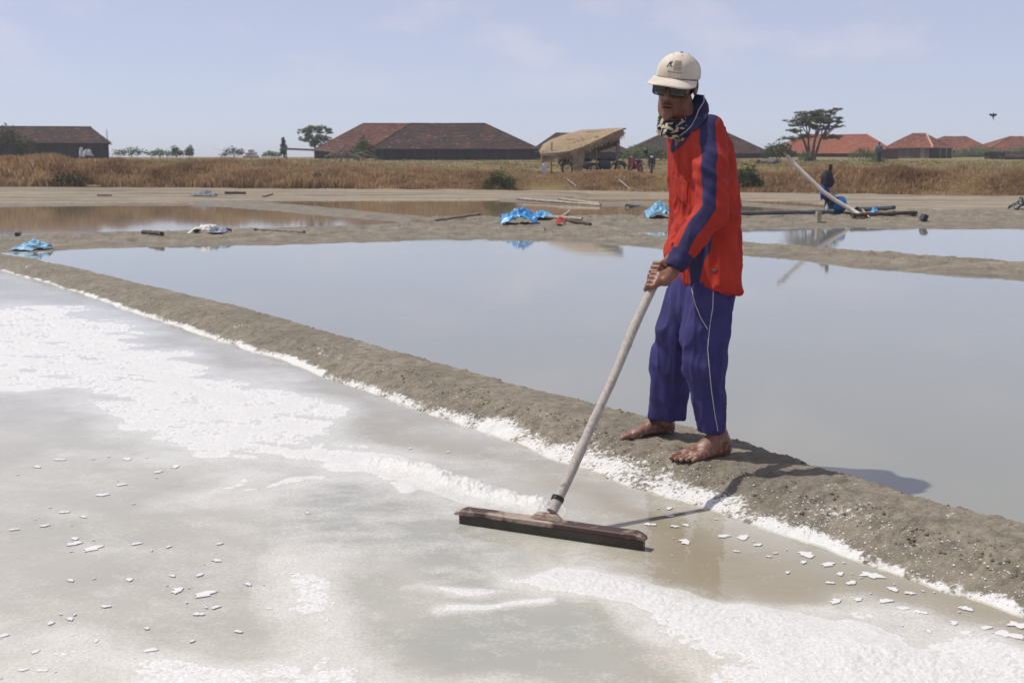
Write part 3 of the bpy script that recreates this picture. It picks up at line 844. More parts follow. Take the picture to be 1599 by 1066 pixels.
# ---- clothes
def m_cloth(name, col, weave=900, var=0.26, extra=None, rough=0.85, sheen=0.0):
    b = NB(name)
    n = b.noise(9, 5, 0.6, b.obj()); n2 = b.noise(weave, 2, 0.5, b.obj())
    base = b.mix(b.rng(n, 0.3, 0.7), tuple(k * (1 - var) for k in col), tuple(min(1, k * (1 + var)) for k in col))
    if extra: base = extra(b, base)
    return b.done(b.pr(base, rough, 0.25, b.bump(n2, 0.2, 0.001), Sheen_Weight=sheen))
NAVY = (0.030, 0.028, 0.085)
def shirt_extra(b, base):
    n = b.noise(9, 5, 0.6, b.obj())
    nav = b.mix(b.rng(n, 0.3, 0.7), tuple(k * 0.85 for k in NAVY), tuple(k * 1.2 for k in NAVY))
    c = b.mix(b.rng(b.attr('navy'), 0.0007, -0.0007), base, nav)
    return c
RED = m_cloth('red_cloth', (0.355, 0.030, 0.019), extra=shirt_extra)
PURPLE = m_cloth('purple_cloth', (0.038, 0.034, 0.135), rough=0.75, sheen=0.0)
NAVYC = m_cloth('navy_cloth', (0.035, 0.035, 0.095))

SEC = np.array([(168, 1076, 20), (182, 1079, 30), (198, 1085, 42), (222, 1092, 49), (260, 1095, 51), (300, 1098, 52), (340, 1101, 53), (380, 1102.5, 53), (420, 1103, 51), (470, 1104, 48)], float)
secz = np.array([P(u, v, 4.95) for v, u, _ in SEC]); seca = SEC[:, 2] / 50.0 * 0.1185
bb = np.array([.062, .088, .135, .18, .19, .188, .186, .186, .186, .18])
o_ = np.argsort(secz[:, 2])
def torso(x, y, z):
    cx = np.interp(z, secz[o_, 2], secz[o_, 0]); a = np.interp(z, secz[o_, 2], seca[o_]); bq = np.interp(z, secz[o_, 2], bb[o_])
    dx = x - cx; dy = y - 4.95
    u = dx * FW[0] + dy * FW[1]; v = dx * LF[0] + dy * LF[1]
    af = np.sqrt(np.maximum(a ** 2 - (bq * 0.42) ** 2, 0.0025)) / 0.906
    k = (np.abs(u / af) ** 2.3 + np.abs(v / bq) ** 2.3) ** (1 / 2.3)
    return (k - 1) * np.minimum(af, bq)
f = Field((0.40, 4.42, 0.68), (1.14, 5.42, 1.66), 0.006)
f.op(torso, (0.5, 4.6, 0.62), (1.15, 5.3, secz[0, 2]))
f.cut(P(1078, 186, 4.95), (0.25, 0, 1))
armN = [shN + np.array([-.005, 0.02, 0.012]), P(1110, 262, 4.755), elN + np.array([0.006, 0, -.004]), P(1080, 372, 4.685), wrN + (elN - wrN) * 0.10]
radN = [.066, .063, .062, .052, .042]
armF = [shF + np.array([.008, -0.02, 0.012]), (shF + elF) / 2, elF, (elF + wrF) / 2, wrF + (elF - wrF) * 0.10]
radF = [.060, .056, .050, .044, .038]
f.chain(armF, radF, 0.03); f.chain(armN, radN, 0.028)
dN = unit(wrN - elN); dF = unit(wrF - elF)
sl_hem0 = P(1054, 440, 4.95); sl_hem1 = P(1148, 453, 4.95)
hn = np.array([-(sl_hem1 - sl_hem0)[2], 0, (sl_hem1 - sl_hem0)[0]]); hn = -hn
# hem cut only touches the torso: sleeves end above and in front of it
ax = [f.lo[k] + f.h * np.arange(f.n[k]) for k in range(3)]
gx, gy, gz = np.meshgrid(*ax, indexing='ij', sparse=True)
hd = ((gx - sl_hem0[0]) * hn[0] + (gz - sl_hem0[2]) * hn[2]) / np.linalg.norm(hn)
f.a = np.maximum(f.a, hd.astype(np.float32))
for w_, d_ in ((wrN, dN), (wrF, dF)):
    e_ = w_ - d_ * 0.012
    near = np.sqrt((gx - e_[0]) ** 2 + (gy - e_[1]) ** 2 + (gz - e_[2]) ** 2) < 0.075
    cutd = (gx - e_[0]) * d_[0] + (gy - e_[1]) * d_[1] + (gz - e_[2]) * d_[2]
    f.a = np.where(near, np.maximum(f.a, cutd), f.a).astype(np.float32)
V, F = f.mesh(); V = relax(V, F, 2)
N = vnormals(V, F)
# folds
def seg_t(V, pts):
    """nearest point on a joint chain: distance, length along, radial vector"""
    best = np.full(len(V), 9.0); along = np.zeros(len(V)); R = np.zeros_like(V); s0 = 0
    for a, b_ in zip(pts[:-1], pts[1:]):
        ab = b_ - a; L = np.linalg.norm(ab); t = np.clip(((V - a) @ ab) / L ** 2, 0, 1)
        r = V - a - t[:, None] * ab; d = np.linalg.norm(r, axis=1); m = d < best
        best[m] = d[m]; along[m] = (s0 + t * L)[m]; R[m] = r[m]; s0 += L
    return best, along, R
dA, sA, RA = seg_t(V, armN); dB, sB, RB = seg_t(V, armF)
LA = sum(np.linalg.norm(armN[i + 1] - armN[i]) for i in range(4)); LB = sum(np.linalg.norm(armF[i + 1] - armF[i]) for i in range(4))
rA = np.interp(sA, [0, LA], [radN[0], radN[-1]])
onA = sstep(0.030, 0.012, dA - np.interp(sA, np.linspace(0, LA, 5), radN)); onA = onA * (V[:, 1] < 4.83)
onB = sstep(0.030, 0.012, dB - np.interp(sB, np.linspace(0, LB, 5), radF)) * (V[:, 1] > 4.90)
up_ = sstep(1.10, 1.35, V[:, 2])
v3 = lambda sx, sy, sz, sd: vn3(V[:, 0] * sx, V[:, 1] * sy, V[:, 2] * sz, sd) - 0.5
rg = lambda q: 1 - np.abs(2 * q)
drape = v3(26, 26, 4.5, 1) * 0.014 + (rg(v3(18, 18, 3.2, 6)) ** 5 - .2) * 0.014 + (rg(v3(32, 32, 6, 7)) ** 5 - .2) * 0.008
dia = (V[:, 0] * 0.55 + V[:, 2] * 0.83)
cre = (vn2(dia * 42, V[:, 1] * 10 + V[:, 0] * 6, 5) - 0.5)
elb = np.exp(-((sA - 0.20) / 0.10) ** 2)
disp = drape * (1 - 0.6 * up_) * (1 - onA * 0.7) + onA * (cre * 0.016 * (0.35 + elb)) + onA * v3(30, 30, 12, 4) * 0.010
hemf = np.abs(((V[:, 0] - sl_hem0[0]) * hn[0] + (V[:, 2] - sl_hem0[2]) * hn[2]) / np.linalg.norm(hn))
V = V + N * disp[:, None]
# cuffs gather a little
cuff = sstep(LA - 0.075, LA - 0.055, sA) * onA
# navy zones: stripe down the outer sleeve, cuffs, side panel, yoke at the collar
outA = unit((-0.30, -1.0, 0.28))
def stripe(R, s, L, out, w0, w1):
    ang_w = np.interp(s, [0, L], [w0, w1])
    side = np.cross(out, unit(armN[-1] - armN[0]))
    lat = R @ unit(side)
    front = R @ out
    return np.where(front > -0.01, np.abs(lat) - ang_w, 0.05)
d1 = stripe(RA, sA, LA, outA, 0.031, 0.023)
d1 = np.where(V[:, 1] < 4.87, d1, 0.05); d1 = np.where((onA > 0.2) | (sA < 0.05), d1, 0.05)
d2 = np.where(onA > 0.3, LA - 0.058 - sA, 0.05); d3 = np.where(onB > 0.3, LB - 0.05 - sB, 0.05)
u_ = (V[:, 0] - np.interp(V[:, 2], secz[o_, 2], secz[o_, 0])) * FW[0] + (V[:, 1] - 4.95) * FW[1]
v_ = (V[:, 0] - np.interp(V[:, 2], secz[o_, 2], secz[o_, 0])) * LF[0] + (V[:, 1] - 4.95) * LF[1]
d4 = np.where((v_ > 0.03) & (onA < 0.3) & (V[:, 2] < 1.16), np.abs(u_ - 0.088 - (0.98 - V[:, 2]) * 0.10) - 0.014, 0.05)
nav = np.minimum(np.minimum(d1, d2), np.minimum(d3, d4))
me = mesh_np('shirt', V, F); attr(me, 'navy', nav)
shirt = kid('shirt', me, RED)
SHIRT_T = BVHTree.FromPolygons([tuple(p) for p in V], [tuple(q) for q in F])

def on_surface(tree, pix, off=0.002):
    r = []
    for u, v in pix:
        h = tree.ray_cast(Vector((0, 0, CAMZ)), ray(u, v))
        if h[0] is not None: r.append(h[0] + h[1] * off)
    return r
def dense(pix, n=8):
    pix = np.array(pix, float); t = np.linspace(0, len(pix) - 1, (len(pix) - 1) * n + 1)
    return np.stack([np.interp(t, np.arange(len(pix)), pix[:, 0]), np.interp(t, np.arange(len(pix)), pix[:, 1])], -1)
def seam(name, tree, pix, rad, m, parent):
    pts = on_surface(tree, dense(pix), rad * 0.3)
    if len(pts) < 2: return None
    mb = MB(); mb.tube(pts, rad, 6)
    mb.v = [tuple(Vector(p) - Vector(person.location)) for p in mb.v]
    return mb.build(name, m, parent, True)
def patch(name, tree, pix_rows, m, parent, off=0.003):
    """small cloth piece laid on the surface, rows of pixels"""
    rows = []
    for row in pix_rows:
        rr = []
        for u, v in row:
            h = tree.ray_cast(Vector((0, 0, CAMZ)), ray(u, v))
            rr.append(h[0] + h[1] * off if h[0] is not None else (rr[-1] if rr else Vector(P(u, v, 4.85))))
        rows.append(rr)
    n = len(rows[0]); V = [p - Vector(person.location) for r in rows for p in r]
    mb = MB(); mb.add(V, [(i * n + j, i * n + j + 1, (i + 1) * n + j + 1, (i + 1) * n + j) for i in range(len(rows) - 1) for j in range(n - 1)])
    o = mb.build(name, m, parent, True)
    s_ = o.modifiers.new('thick', 'SOLIDIFY'); s_.thickness = 0.0025; s_.offset = 1
    return o
def lerp_rows(a, b_, na=10, nb=6):
    a = dense(a, max(1, na // (len(a) - 1))); b_ = np.array(b_, float)
    b_ = np.stack([np.interp(np.linspace(0, len(b_) - 1, len(a)), np.arange(len(b_)), b_[:, k]) for k in (0, 1)], -1)
    return [[tuple(a[i] * (1 - t) + b_[i] * t) for t in np.linspace(0, 1, nb)] for i in range(len(a))]

REDP = m_cloth('red_pocket', (0.365, 0.032, 0.021))
patch('pocket', SHIRT_T, lerp_rows([(1053, 274), (1056, 285), (1060, 312)], [(1076, 286), (1075, 292), (1072, 322)], 10, 8), REDP, shirt, 0.002)
seam('pocket_edge', SHIRT_T, [(1052, 268), (1055, 280), (1064, 286), (1075, 287)], 0.0022, REDP, shirt)
BADGE = plain('badge_print', (0.16, 0.035, 0.03), 0.7)
patch('print_badge', SHIRT_T, lerp_rows([(1110, 421), (1114, 427)], [(1121, 420), (1119, 427)], 4, 4), BADGE, shirt, 0.0015)

# ---- trousers
f = Field((0.40, 4.62, 0.10), (1.14, 5.40, 0.98), 0.006)
pc = (hipN + hipF) / 2
f.ell(pc + np.array([0.004, 0, 0.03]), (.106, .150, .18), np.array([FW, LF, [0, 0, 1]]))
legN = [hipN + np.array([0.005, 0, 0.02]), P(1101, 520, 4.88), P(1098, 570, 4.855), P(1106, 625, 4.845), P(1114, 690, 4.84)]
radLN = [.100, .096, .086, .068, .051]
legF = [hipF + np.array([-0.01, 0, 0.02]), P(1060, 520, 5.10), P(1046, 565, 5.135), P(1044, 610, 5.165), P(1040, 668, 5.20)]
radLF = [.098, .088, .078, .072, .080]
f.chain(legF, radLF, 0.03); f.chain(legN, radLN, 0.02)
ax = [f.lo[k] + f.h * np.arange(f.n[k]) for k in range(3)]
gx, gy, gz = np.meshgrid(*ax, indexing='ij', sparse=True)
zN = P(1113, 674, 4.84)[2]; zF = P(1040, 653, 5.20)[2]
isN = (gy < 5.02)
f.a = np.maximum(f.a, np.where(isN, zN - gz + (gx - P(1113, 674, 4.84)[0]) * 0.02, zF - gz - (gx - P(1040, 653, 5.2)[0]) * 0.05).astype(np.float32))
V, F = f.mesh(); V = relax(V, F, 2); N = vnormals(V, F)
v3 = lambda sx, sy, sz, sd: vn3(V[:, 0] * sx, V[:, 1] * sy, V[:, 2] * sz, sd) - 0.5
kn = np.exp(-((V[:, 2] - 0.47) / 0.10) ** 2)
rg = lambda q: 1 - np.abs(2 * q)
disp = v3(22, 22, 3.2, 11) * 0.016 + (rg(v3(15, 15, 2.6, 15)) ** 5 - .2) * 0.011 + (rg(v3(26, 26, 6, 16)) ** 5 - .2) * 0.006 + (vn2((V[:, 2] + V[:, 0] * 0.6) * 30, V[:, 1] * 12, 13) - .5) * 0.010 * kn
V = V + N * disp[:, None]
trous = kid('trousers', mesh_np('trousers', V, F), PURPLE)
TR_T = BVHTree.FromPolygons([tuple(p) for p in V], [tuple(q) for q in F])
WHITE = plain('white_piping', (0.55, 0.53, 0.50), 0.6, var=0.1)
seam('piping', TR_T, [(1080, 450), (1086, 476), (1094, 496), (1105, 514)], 0.0016, WHITE, trous)
seam('piping', TR_T, [(1114, 452), (1113, 480), (1108, 511), (1105, 544), (1108, 580), (1111, 610), (1116, 645), (1121, 673)], 0.0016, WHITE, trous)

# ---- collar, placket, scarf
CREAM = (0.62, 0.56, 0.44)
NK = P(1072, 190, 4.95)                      # neck base
def ring(name, rows, m, parent, closed=True, thick=0.003):
    n = len(rows[0]); V = [Vector(p) - Vector(person.location) for r in rows for p in r]
    Fq = [(i * n + j, i * n + (j + 1) % n, (i + 1) * n + (j + 1) % n, (i + 1) * n + j) for i in range(len(rows) - 1) for j in range(n if closed else n - 1)]
    mb = MB(); mb.add(V, Fq); o = mb.build(name, m, parent, True)
    if thick:
        s_ = o.modifiers.new('thick', 'SOLIDIFY'); s_.thickness = thick; s_.offset = 0
    return o
# collar: stands at the nape, opens and falls to the front
rows = []
for k in np.linspace(0, 1, 7):
    row = []
    for a in np.linspace(-150, 150, 41):          # degrees from the nape
        ar = math.radians(a); e = abs(a) / 150
        back = -FW * math.cos(ar) + LF * math.sin(ar)
        hgt = (0.034 * (1 - e ** 2) + 0.004) * k
        rad = 0.076 + 0.012 * k + 0.010 * e
        c0 = NK + np.array([0, 0, 0.014 - 0.058 * e ** 1.5]) + FW * (0.018 + 0.01 * e)
        row.append(c0 + back * rad * np.array([1, 1, 1]) + np.array([0, 0, hgt - 0.004 * math.sin(k * 3.1)]))
    rows.append(row)
collar = ring('collar', rows, NAVYC, shirt, closed=False, thick=0.004)
# folded collar wing towards the camera
EDGE = np.array([(1099, 149), (1099, 160), (1091, 172), (1086, 186), (1080, 197), (1072, 205), (1061, 213)], float)
OUT = np.array([(1106, 164), (1107, 174), (1104, 183), (1098, 192), (1090, 200), (1078, 208), (1063, 215)], float)
INN = np.array([(1086, 147), (1080, 160), (1074, 172), (1070, 183), (1066, 193), (1062, 202), (1059, 211)], float)
def spread(a, n=19): return np.stack([np.interp(np.linspace(0, len(a) - 1, n), np.arange(len(a)), a[:, k]) for k in (0, 1)], -1)
EDGE, OUT, INN = spread(EDGE), spread(OUT), spread(INN)
yb_ = np.linspace(0.075, 0.0, 19)
def clearY(uv, Y):
    h = SHIRT_T.ray_cast(Vector((0, 0, CAMZ)), ray(*uv))
    return min(Y, h[0].y - 0.007) if h[0] is not None else Y
rows = []
for k in np.linspace(0, 1, 5):
    rows.append([P(*(OUT[i] * (1 - k) + EDGE[i] * k), clearY(OUT[i] * (1 - k) + EDGE[i] * k, 4.842 + yb_[i] - 0.012 * math.sin(k * 3.14))) for i in range(19)])
for k in np.linspace(0, 1, 5)[1:]:
    rows.append([P(*(EDGE[i] * (1 - k) + INN[i] * k), clearY(EDGE[i] * (1 - k) + INN[i] * k, 4.842 + yb_[i] + 0.045 * k)) for i in range(19)])
wo_ = ring('collar_wing', rows, NAVYC, shirt, closed=False, thick=0.003)
mb = MB(); mb.tube([Vector(p) + Vector((0, -0.003, 0.0015)) - Vector(person.location) for p in rows[4]], 0.0022, 6); mb.build('collar_edge', WHITE, wo_, True)
# open neck: skin wedge edged with navy placket bands
patch('placket', SHIRT_T, lerp_rows([(1049, 205), (1050, 220), (1047, 234)], [(1054, 205), (1054, 222), (1052, 236)], 8, 4), NAVYC, shirt, 0.003)
patch('placket', SHIRT_T, lerp_rows([(1072, 206), (1062, 222), (1048, 234)], [(1078, 209), (1067, 226), (1050, 239)], 8, 4), NAVYC, shirt, 0.003)
patch('neck_opening', SHIRT_T, lerp_rows([(1054, 204), (1054, 214), (1053, 232)], [(1072, 205), (1066, 214), (1055, 232)], 8, 5), SKIN, shirt, 0.0015)

b = NB('scarf_print')
n = b.noise(24, 2, 0.5, b.obj((1, 1, 1.8)), 0.8); n2 = b.noise(34, 2, 0.5, b.obj(), 0.6)
c = b.mix(b.rng(n, 0.52, 0.55), (0.022, 0.020, 0.030), (0.40, 0.35, 0.23))
c = b.mix(b.rng(n2, 0.62, 0.64), c, (0.50, 0.48, 0.45))
SCARF = b.done(b.pr(c, 0.85, 0.2, b.bump(n2, 0.2, 0.003)))
sc_ = None
NC = P(1059, 190, 4.93)
V = []; Fq = []; n_, m_ = 56, 12
neck_ax = unit(hu * 0.8 + np.array([0, 0, 0.5])); s1 = unit(np.cross(neck_ax, hf)); s2 = np.cross(s1, neck_ax)
allV = []; allF = []
for w, (dz, R1, rr) in enumerate(((0.018, 0.066, 0.016), (-0.004, 0.074, 0.018), (-0.026, 0.074, 0.016))):
    o0 = len(allV)
    for i in range(n_):
        a = 2 * math.pi * i / n_
        for j_ in range(m_):
            q = 2 * math.pi * j_ / m_
            dirv = s2 * math.cos(a) + s1 * math.sin(a)
            wob = 0.006 * math.sin(3 * a + w) + 0.005 * math.sin(7 * a + 2 * w)
            rr2 = rr * (1 + 0.10 * math.sin(5 * a + q * 2 + w))
            allV.append(NC + dirv * (R1 + wob + rr2 * 0.75 * math.cos(q)) + neck_ax * (dz + rr2 * 1.2 * math.sin(q) - 0.026 * math.cos(a) + 0.006 * math.sin(2 * a + w)))
    allF += [(o0 + i * m_ + j_, o0 + ((i + 1) % n_) * m_ + j_, o0 + ((i + 1) % n_) * m_ + (j_ + 1) % m_, o0 + i * m_ + (j_ + 1) % m_) for i in range(n_) for j_ in range(m_)]
mb = MB(); mb.add([Vector(p) - Vector(person.location) for p in allV], allF); mb.build('neck_scarf', SCARF, person, True)

# ---- cap
b = NB('cap_cloth')
n = b.noise(14, 4, 0.6, b.obj()); n2 = b.noise(700, 2, 0.5, b.obj())
c = b.mix(b.rng(n, 0.3, 0.7), (0.50, 0.45, 0.36), (0.66, 0.61, 0.52))
CAPM = b.done(b.pr(c, 0.9, 0.15, b.bump(n2, 0.25, 0.001)))
CAPD = plain('cap_stitch', (0.20, 0.14, 0.10), 0.8); INK = plain('cap_ink', (0.03, 0.03, 0.06), 0.8)
def crown(th, ph):                # th: 0 top .. 1 rim, ph from the front, positive to his left
    r = math.sin(th * math.pi / 2 * 0.98)
    sx_, sy_, sz_ = 0.110, 0.089, 0.090
    fr = max(0, math.cos(ph))
    seamd = min(abs(((ph / math.pi * 3) + k) % 1) for k in (0, 0.5)); 
    dent = -0.0014 * math.exp(-((((ph / (math.pi / 3)) + 0.5) % 1 - 0.5) / 0.06) ** 2)
    x = (sx_ * r + dent + 0.010 * fr * math.sin(th * math.pi) ) * math.cos(ph); y = (sy_ * r + dent) * math.sin(ph)
    z = sz_ * math.cos(th * math.pi / 2 * 0.98) ** 0.85
    wr = 0.0035 * math.sin(ph * 5 + th * 7) * th * (1 - 0.7 * fr) + 0.002 * math.sin(ph * 11 - th * 9) * (1 - fr)
    return hp(-0.012 + x + wr, y + wr * 0.6, 0.034 + z - 0.010 * (1 - fr) * (th ** 3) - 0.006 * fr * th ** 3)
nph, nth = 96, 22
V = [crown(i / nth, 2 * math.pi * j_ / nph) for i in range(nth + 1) for j_ in range(nph)]
Fq = [(i * nph + j_, (i + 1) * nph + j_, (i + 1) * nph + (j_ + 1) % nph, i * nph + (j_ + 1) % nph) for i in range(nth) for j_ in range(nph)]
mb = MB(); mb.add([Vector(p) - Vector(person.location) for p in V], Fq)
cap = mb.build('cap', CAPM, person, True)
rows = []
for k in np.linspace(0, 1, 10):
    row = []
    for a in np.linspace(-74, 74, 33):
        ar = math.radians(a)
        p0 = np.array([-0.012 + 0.112 * math.cos(ar), 0.092 * math.sin(ar)])
        ln = 0.086 * math.cos(ar * 1.12) ** 0.55 if abs(a) < 79 else 0
        d_ = unit((1.0, 0.30 * math.sin(ar), 0))[:2]
        q = p0 + d_ * ln * k
        zq = 0.030 - 0.22 * ln * k - 1.9 * q[1] ** 2 * (0.35 + 0.65 * k)
        row.append(hp(q[0], q[1], zq))
    rows.append(row)
brim = ring('brim', rows, CAPM, cap, closed=False, thick=0.004)
mb = MB(); mb.ball(Vector(hp(-0.012, 0, 0.1245)) - Vector(person.location), (0.007, 0.007, 0.004)); mb.build('button', CAPD, cap, True)
def cap_tube(pts, r, m, name):
    mb = MB()
    for ln in pts: mb.tube([Vector(crown(t_, p_)) + Vector(unit(crown(t_, p_) - hp(-0.012, 0, 0.05))) * 0.0006 - Vector(person.location) for t_, p_ in ln], r, 5)
    return mb.build(name, m, cap, True)
# printed mark: dark script initials beside a block of fine stripes, small letters below
D = math.radians
cap_tube([[(t_, D(a)) for a in np.linspace(4, 27, 9)] for t_ in np.linspace(0.52, 0.80, 8)], 0.0009, CAPD, 'stripe_print')
cap_tube([[(0.845, D(a)), (0.885, D(a + 1.0))] for a in np.linspace(-8, 27, 11)], 0.0011, CAPD, 'letter_print')
cap_tube([[(0.72, D(-14)), (0.60, D(-10)), (0.56, D(-8))], [(0.57, D(-9)), (0.60, D(-5)), (0.64, D(-8))], [(0.64, D(-9)), (0.72, D(-5))], [(0.56, D(-3)), (0.70, D(-5)), (0.71, D(1))], [(0.74, D(-16)), (0.72, D(-12))]], 0.0017, INK, 'initials_print')
for a in (0, 60, 120, 180, 240, 300):
    cap_tube([[(0.25, D(a + 30)), (0.27, D(a + 31))]], 0.0022, CAPD, 'eyelet')

# ---- sunglasses
FRAME = plain('black_plastic', (0.012, 0.012, 0.014), 0.3, 0.5, var=0.1)
b = NB('dark_lens'); LENS = b.done(b.pr((0.018, 0.026, 0.038), 0.10, 0.8))
gl_ = tag(empty('sunglasses', (0, 0, 0)))
gl_.parent = person
def lens_rows(y0, y1, z0, z1, grow=0.0):
    rows = []
    for k in np.linspace(0, 1, 7):
        row = []
        for t_ in np.linspace(0, 1, 13):
            y = y0 + (y1 - y0) * t_; zz_ = z0 + (z1 - z0) * k
            x = 0.110 - 4.8 * y * y
            row.append(hp(x, y, zz_ + 0.004 * (1 - k) * math.cos((t_ - .5) * 3)))
        rows.append(row)
    return rows
for sgn in (1, -1):
    a0, a1 = (0.009 * sgn, 0.068 * sgn)
    ring('lens', lens_rows(a0, a1, -0.037, 0.008), LENS, gl_, closed=False, thick=0.003)
mb = MB()
for sgn in (1, -1):
    edge = [(0.009, 0.008), (0.068, 0.008), (0.068, -0.033), (0.058, -0.038), (0.018, -0.038), (0.009, -0.029), (0.009, 0.008)]
    pts = []
    for (ya, za), (yb, zb_) in zip(edge[:-1], edge[1:]):
        for t_ in np.linspace(0, 1, 7)[:-1]:
            y = ya + (yb - ya) * t_; pts.append(hp(0.111 - 4.8 * y * y, y * sgn, za + (zb_ - za) * t_))
    pts.append(pts[0])
    mb.tube([Vector(p) - Vector(person.location) for p in pts], 0.0030, 6)
    tp = [hp(0.111 - 4.8 * .068 ** 2, .068 * sgn, 0.006), hp(0.066, .080 * sgn, 0.007), hp(0.02, .084 * sgn, 0.007), hp(-0.012, .083 * sgn, 0.002)]
    for dz in (-0.006, 0.0, 0.006): mb.tube([Vector(p) + Vector(hu) * dz - Vector(person.location) for p in tp], 0.0036, 6)
mb.tube([Vector(hp(0.1115, y, 0.002)) - Vector(person.location) for y in (-0.012, 0, 0.012)], 0.0035, 6)
mb.build('frame', FRAME, gl_, True)
# ---- short hair below the cap
f = Field(HC - 0.16, HC + 0.14, 0.004)
f.ell(hp(-.014, 0, .026), (.1035, .0805, .098), HR)
f.cut(hp(0.035, 0, 0), hf); f.cut(hp(0, 0, 0.04), hu); f.cut(hp(0, 0, -0.055), -hu + hf * 0.2)
V, F = f.mesh()
V = V + vnormals(V, F) * ((vn3(V[:, 0] * 220, V[:, 1] * 220, V[:, 2] * 120, 3) - .5) * 0.004)[:, None]
kid('hair', mesh_np('hair', V, F), plain('black_hair', (0.012, 0.010, 0.009), 0.6))

# ---------------------------------------------------------------- the salt rake
rake = tag(empty('salt_rake', tuple(H_BASE * np.array([1, 1, 0]))), 'long wooden salt rake with black board blade, held by the man', 'rake')
RB = Vector(rake.location)
b = NB('weathered_pole')
n = b.noise(3, 4, 0.6, b.obj((30, 30, 4))); n2 = b.noise(40, 4, 0.6, b.obj())
c = b.mix(b.rng(n, 0.3, 0.7), (0.30, 0.27, 0.245), (0.46, 0.41, 0.36)); c = b.mix(b.rng(n2, 0.6, 0.75), c, (0.22, 0.17, 0.13))
POLE = b.done(b.pr(c, 0.75, 0.3, b.bump(n, 0.4, 0.004)))
pts = []; rad = []
Ltot = np.linalg.norm(H_TOP - H_BASE) + 0.05
for s in np.linspace(0, Ltot, 60):
    wob = 0.004 * math.sin(s * 5) + 0.002 * math.sin(s * 13)
    pts.append(Vector(H_BASE + HAX * s + np.array([wob, 0, 0])) - RB)
    kn_ = sum(math.exp(-((s - q) / 0.012) ** 2) for q in (0.26, 0.40, 0.55, 0.74))
    rad.append((0.0175 + 0.0016 * kn_ + 0.001 * math.sin(s * 9)) * (1.12 if s < 0.05 else 1.0))
MB().tube(pts, rad, 12).build('handle', POLE, rake, True)
eL = G(712, 792, BT); eR = G(1008, 834, BT)
bd = unit(eR - eL); bn = unit((bd[1], -bd[0], 0.0)); Lb = np.linalg.norm(eR - eL)
if bn[1] > 0: bn = -bn                       # towards the camera
b = NB('wet_dark_wood')
n = b.noise(3, 4, 0.6, b.obj((8, 60, 60)))
n2 = b.noise(18, 4, 0.6, b.obj())
WETW = b.done(b.pr(b.mix(b.rng(n2, 0.35, 0.7), (0.018, 0.015, 0.013), (0.045, 0.035, 0.028)), 0.35, 0.5, b.bump(n2, 0.4, 0.004)))
b = NB('board_wood')
n = b.noise(3, 5, 0.6, b.obj((10, 60, 60))); n2 = b.noise(7, 4, 0.6, b.obj())
c = b.mix(b.rng(n, 0.3, 0.7), (0.24, 0.17, 0.13), (0.40, 0.32, 0.26)); c = b.mix(b.rng(n2, 0.47, 0.56), c, (0.06, 0.032, 0.026))
BWOOD = b.done(b.pr(c, 0.6, 0.4, b.bump(n, 0.4, 0.003)))
def bar(profile, s0, s1, taper=0.03, n=40, wob=0.002, z0=0.0, seed=0):
    """sweep a closed profile (across, up) along the board"""
    V = []; m = len(profile)
    for i in range(n):
        s = s0 + (s1 - s0) * i / (n - 1); e = min(s - s0, s1 - s) / taper; sc = min(1, 0.45 + 0.55 * e)
        w1 = (vn2(np.array(s * 14.0), np.array(seed + 0.5), seed) - .5) * wob * 2
        for a_, h_ in profile:
            hh = h_ if h_ < BT - 0.025 else BT - 0.025 + (h_ - BT + 0.025) * sc
            V.append(Vector(eL + bd * s + bn * (a_ * (0.6 + 0.4 * sc)) + np.array([0, 0, hh - BT + float(w1) + z0])) - RB)
    F = [(i * m + j_, i * m + (j_ + 1) % m, (i + 1) * m + (j_ + 1) % m, (i + 1) * m + j_) for i in range(n - 1) for j_ in range(m)]
    F += [tuple(range(m))[::-1], tuple((n - 1) * m + k for k in range(m))]
    return MB().add(V, F)
bar([(-0.026, BT - 0.022), (0.014, BT - 0.022), (0.020, BT - 0.017), (0.020, BT - 0.004), (0.015, BT), (-0.026, BT + 0.002)], 0, Lb).build('board', BWOOD, rake, False)
bar([(-0.012, -0.02), (0.010, -0.02), (0.013, BT - 0.0225), (-0.014, BT - 0.0225)], 0.018, Lb - 0.004, 0.02, wob=0.001, seed=3).build('blade', WETW, rake, False)
sm = (H_BASE - eL) @ bd
bar([(-0.030, BT + 0.0025), (0.008, BT + 0.0025), (0.004, BT + 0.018), (-0.026, BT + 0.020)], sm - 0.085, sm + 0.055, 0.03, n=14, seed=5).build('cleat', BWOOD, rake, False)
cord = MB()
for k in range(3):
    pts = []
    s1_ = unit(np.cross(HAX, (0, 1, 0))); s2_ = np.cross(HAX, s1_)
    for q in np.linspace(0, 2 * math.pi, 17): pts.append(Vector(H_BASE + HAX * (0.045 + 0.006 * k) + s1_ * math.cos(q) * 0.021 + s2_ * math.sin(q) * 0.021) - RB)
    cord.tube(pts, 0.003, 6, False)
cord.build('binding', WETW, rake, True)
# ---------------------------------------------------------------- background: embankment vegetation, barns, hut, bikes, pump, litter
def gz(x, y): return float(ground_z(np.array(float(x)), np.array(float(y))))
def at(u, Y):
    """x of photo column u at distance Y (ground level)"""
    z = gz((u - 799.5) / FPX * Y, Y)
    c = Y * CP + (CAMZ - z) * SP
    return (u - 799.5) / FPX * c
def zat(v, Y): return float(P(800, v, Y)[2])
def spot(u, Y): x = at(u, Y); return np.array([x, Y, gz(x, Y)])
def tube_o(name, pts, rad, m, parent=None, n=8): return MB().tube(pts, rad, n).build(name, m, parent, True)

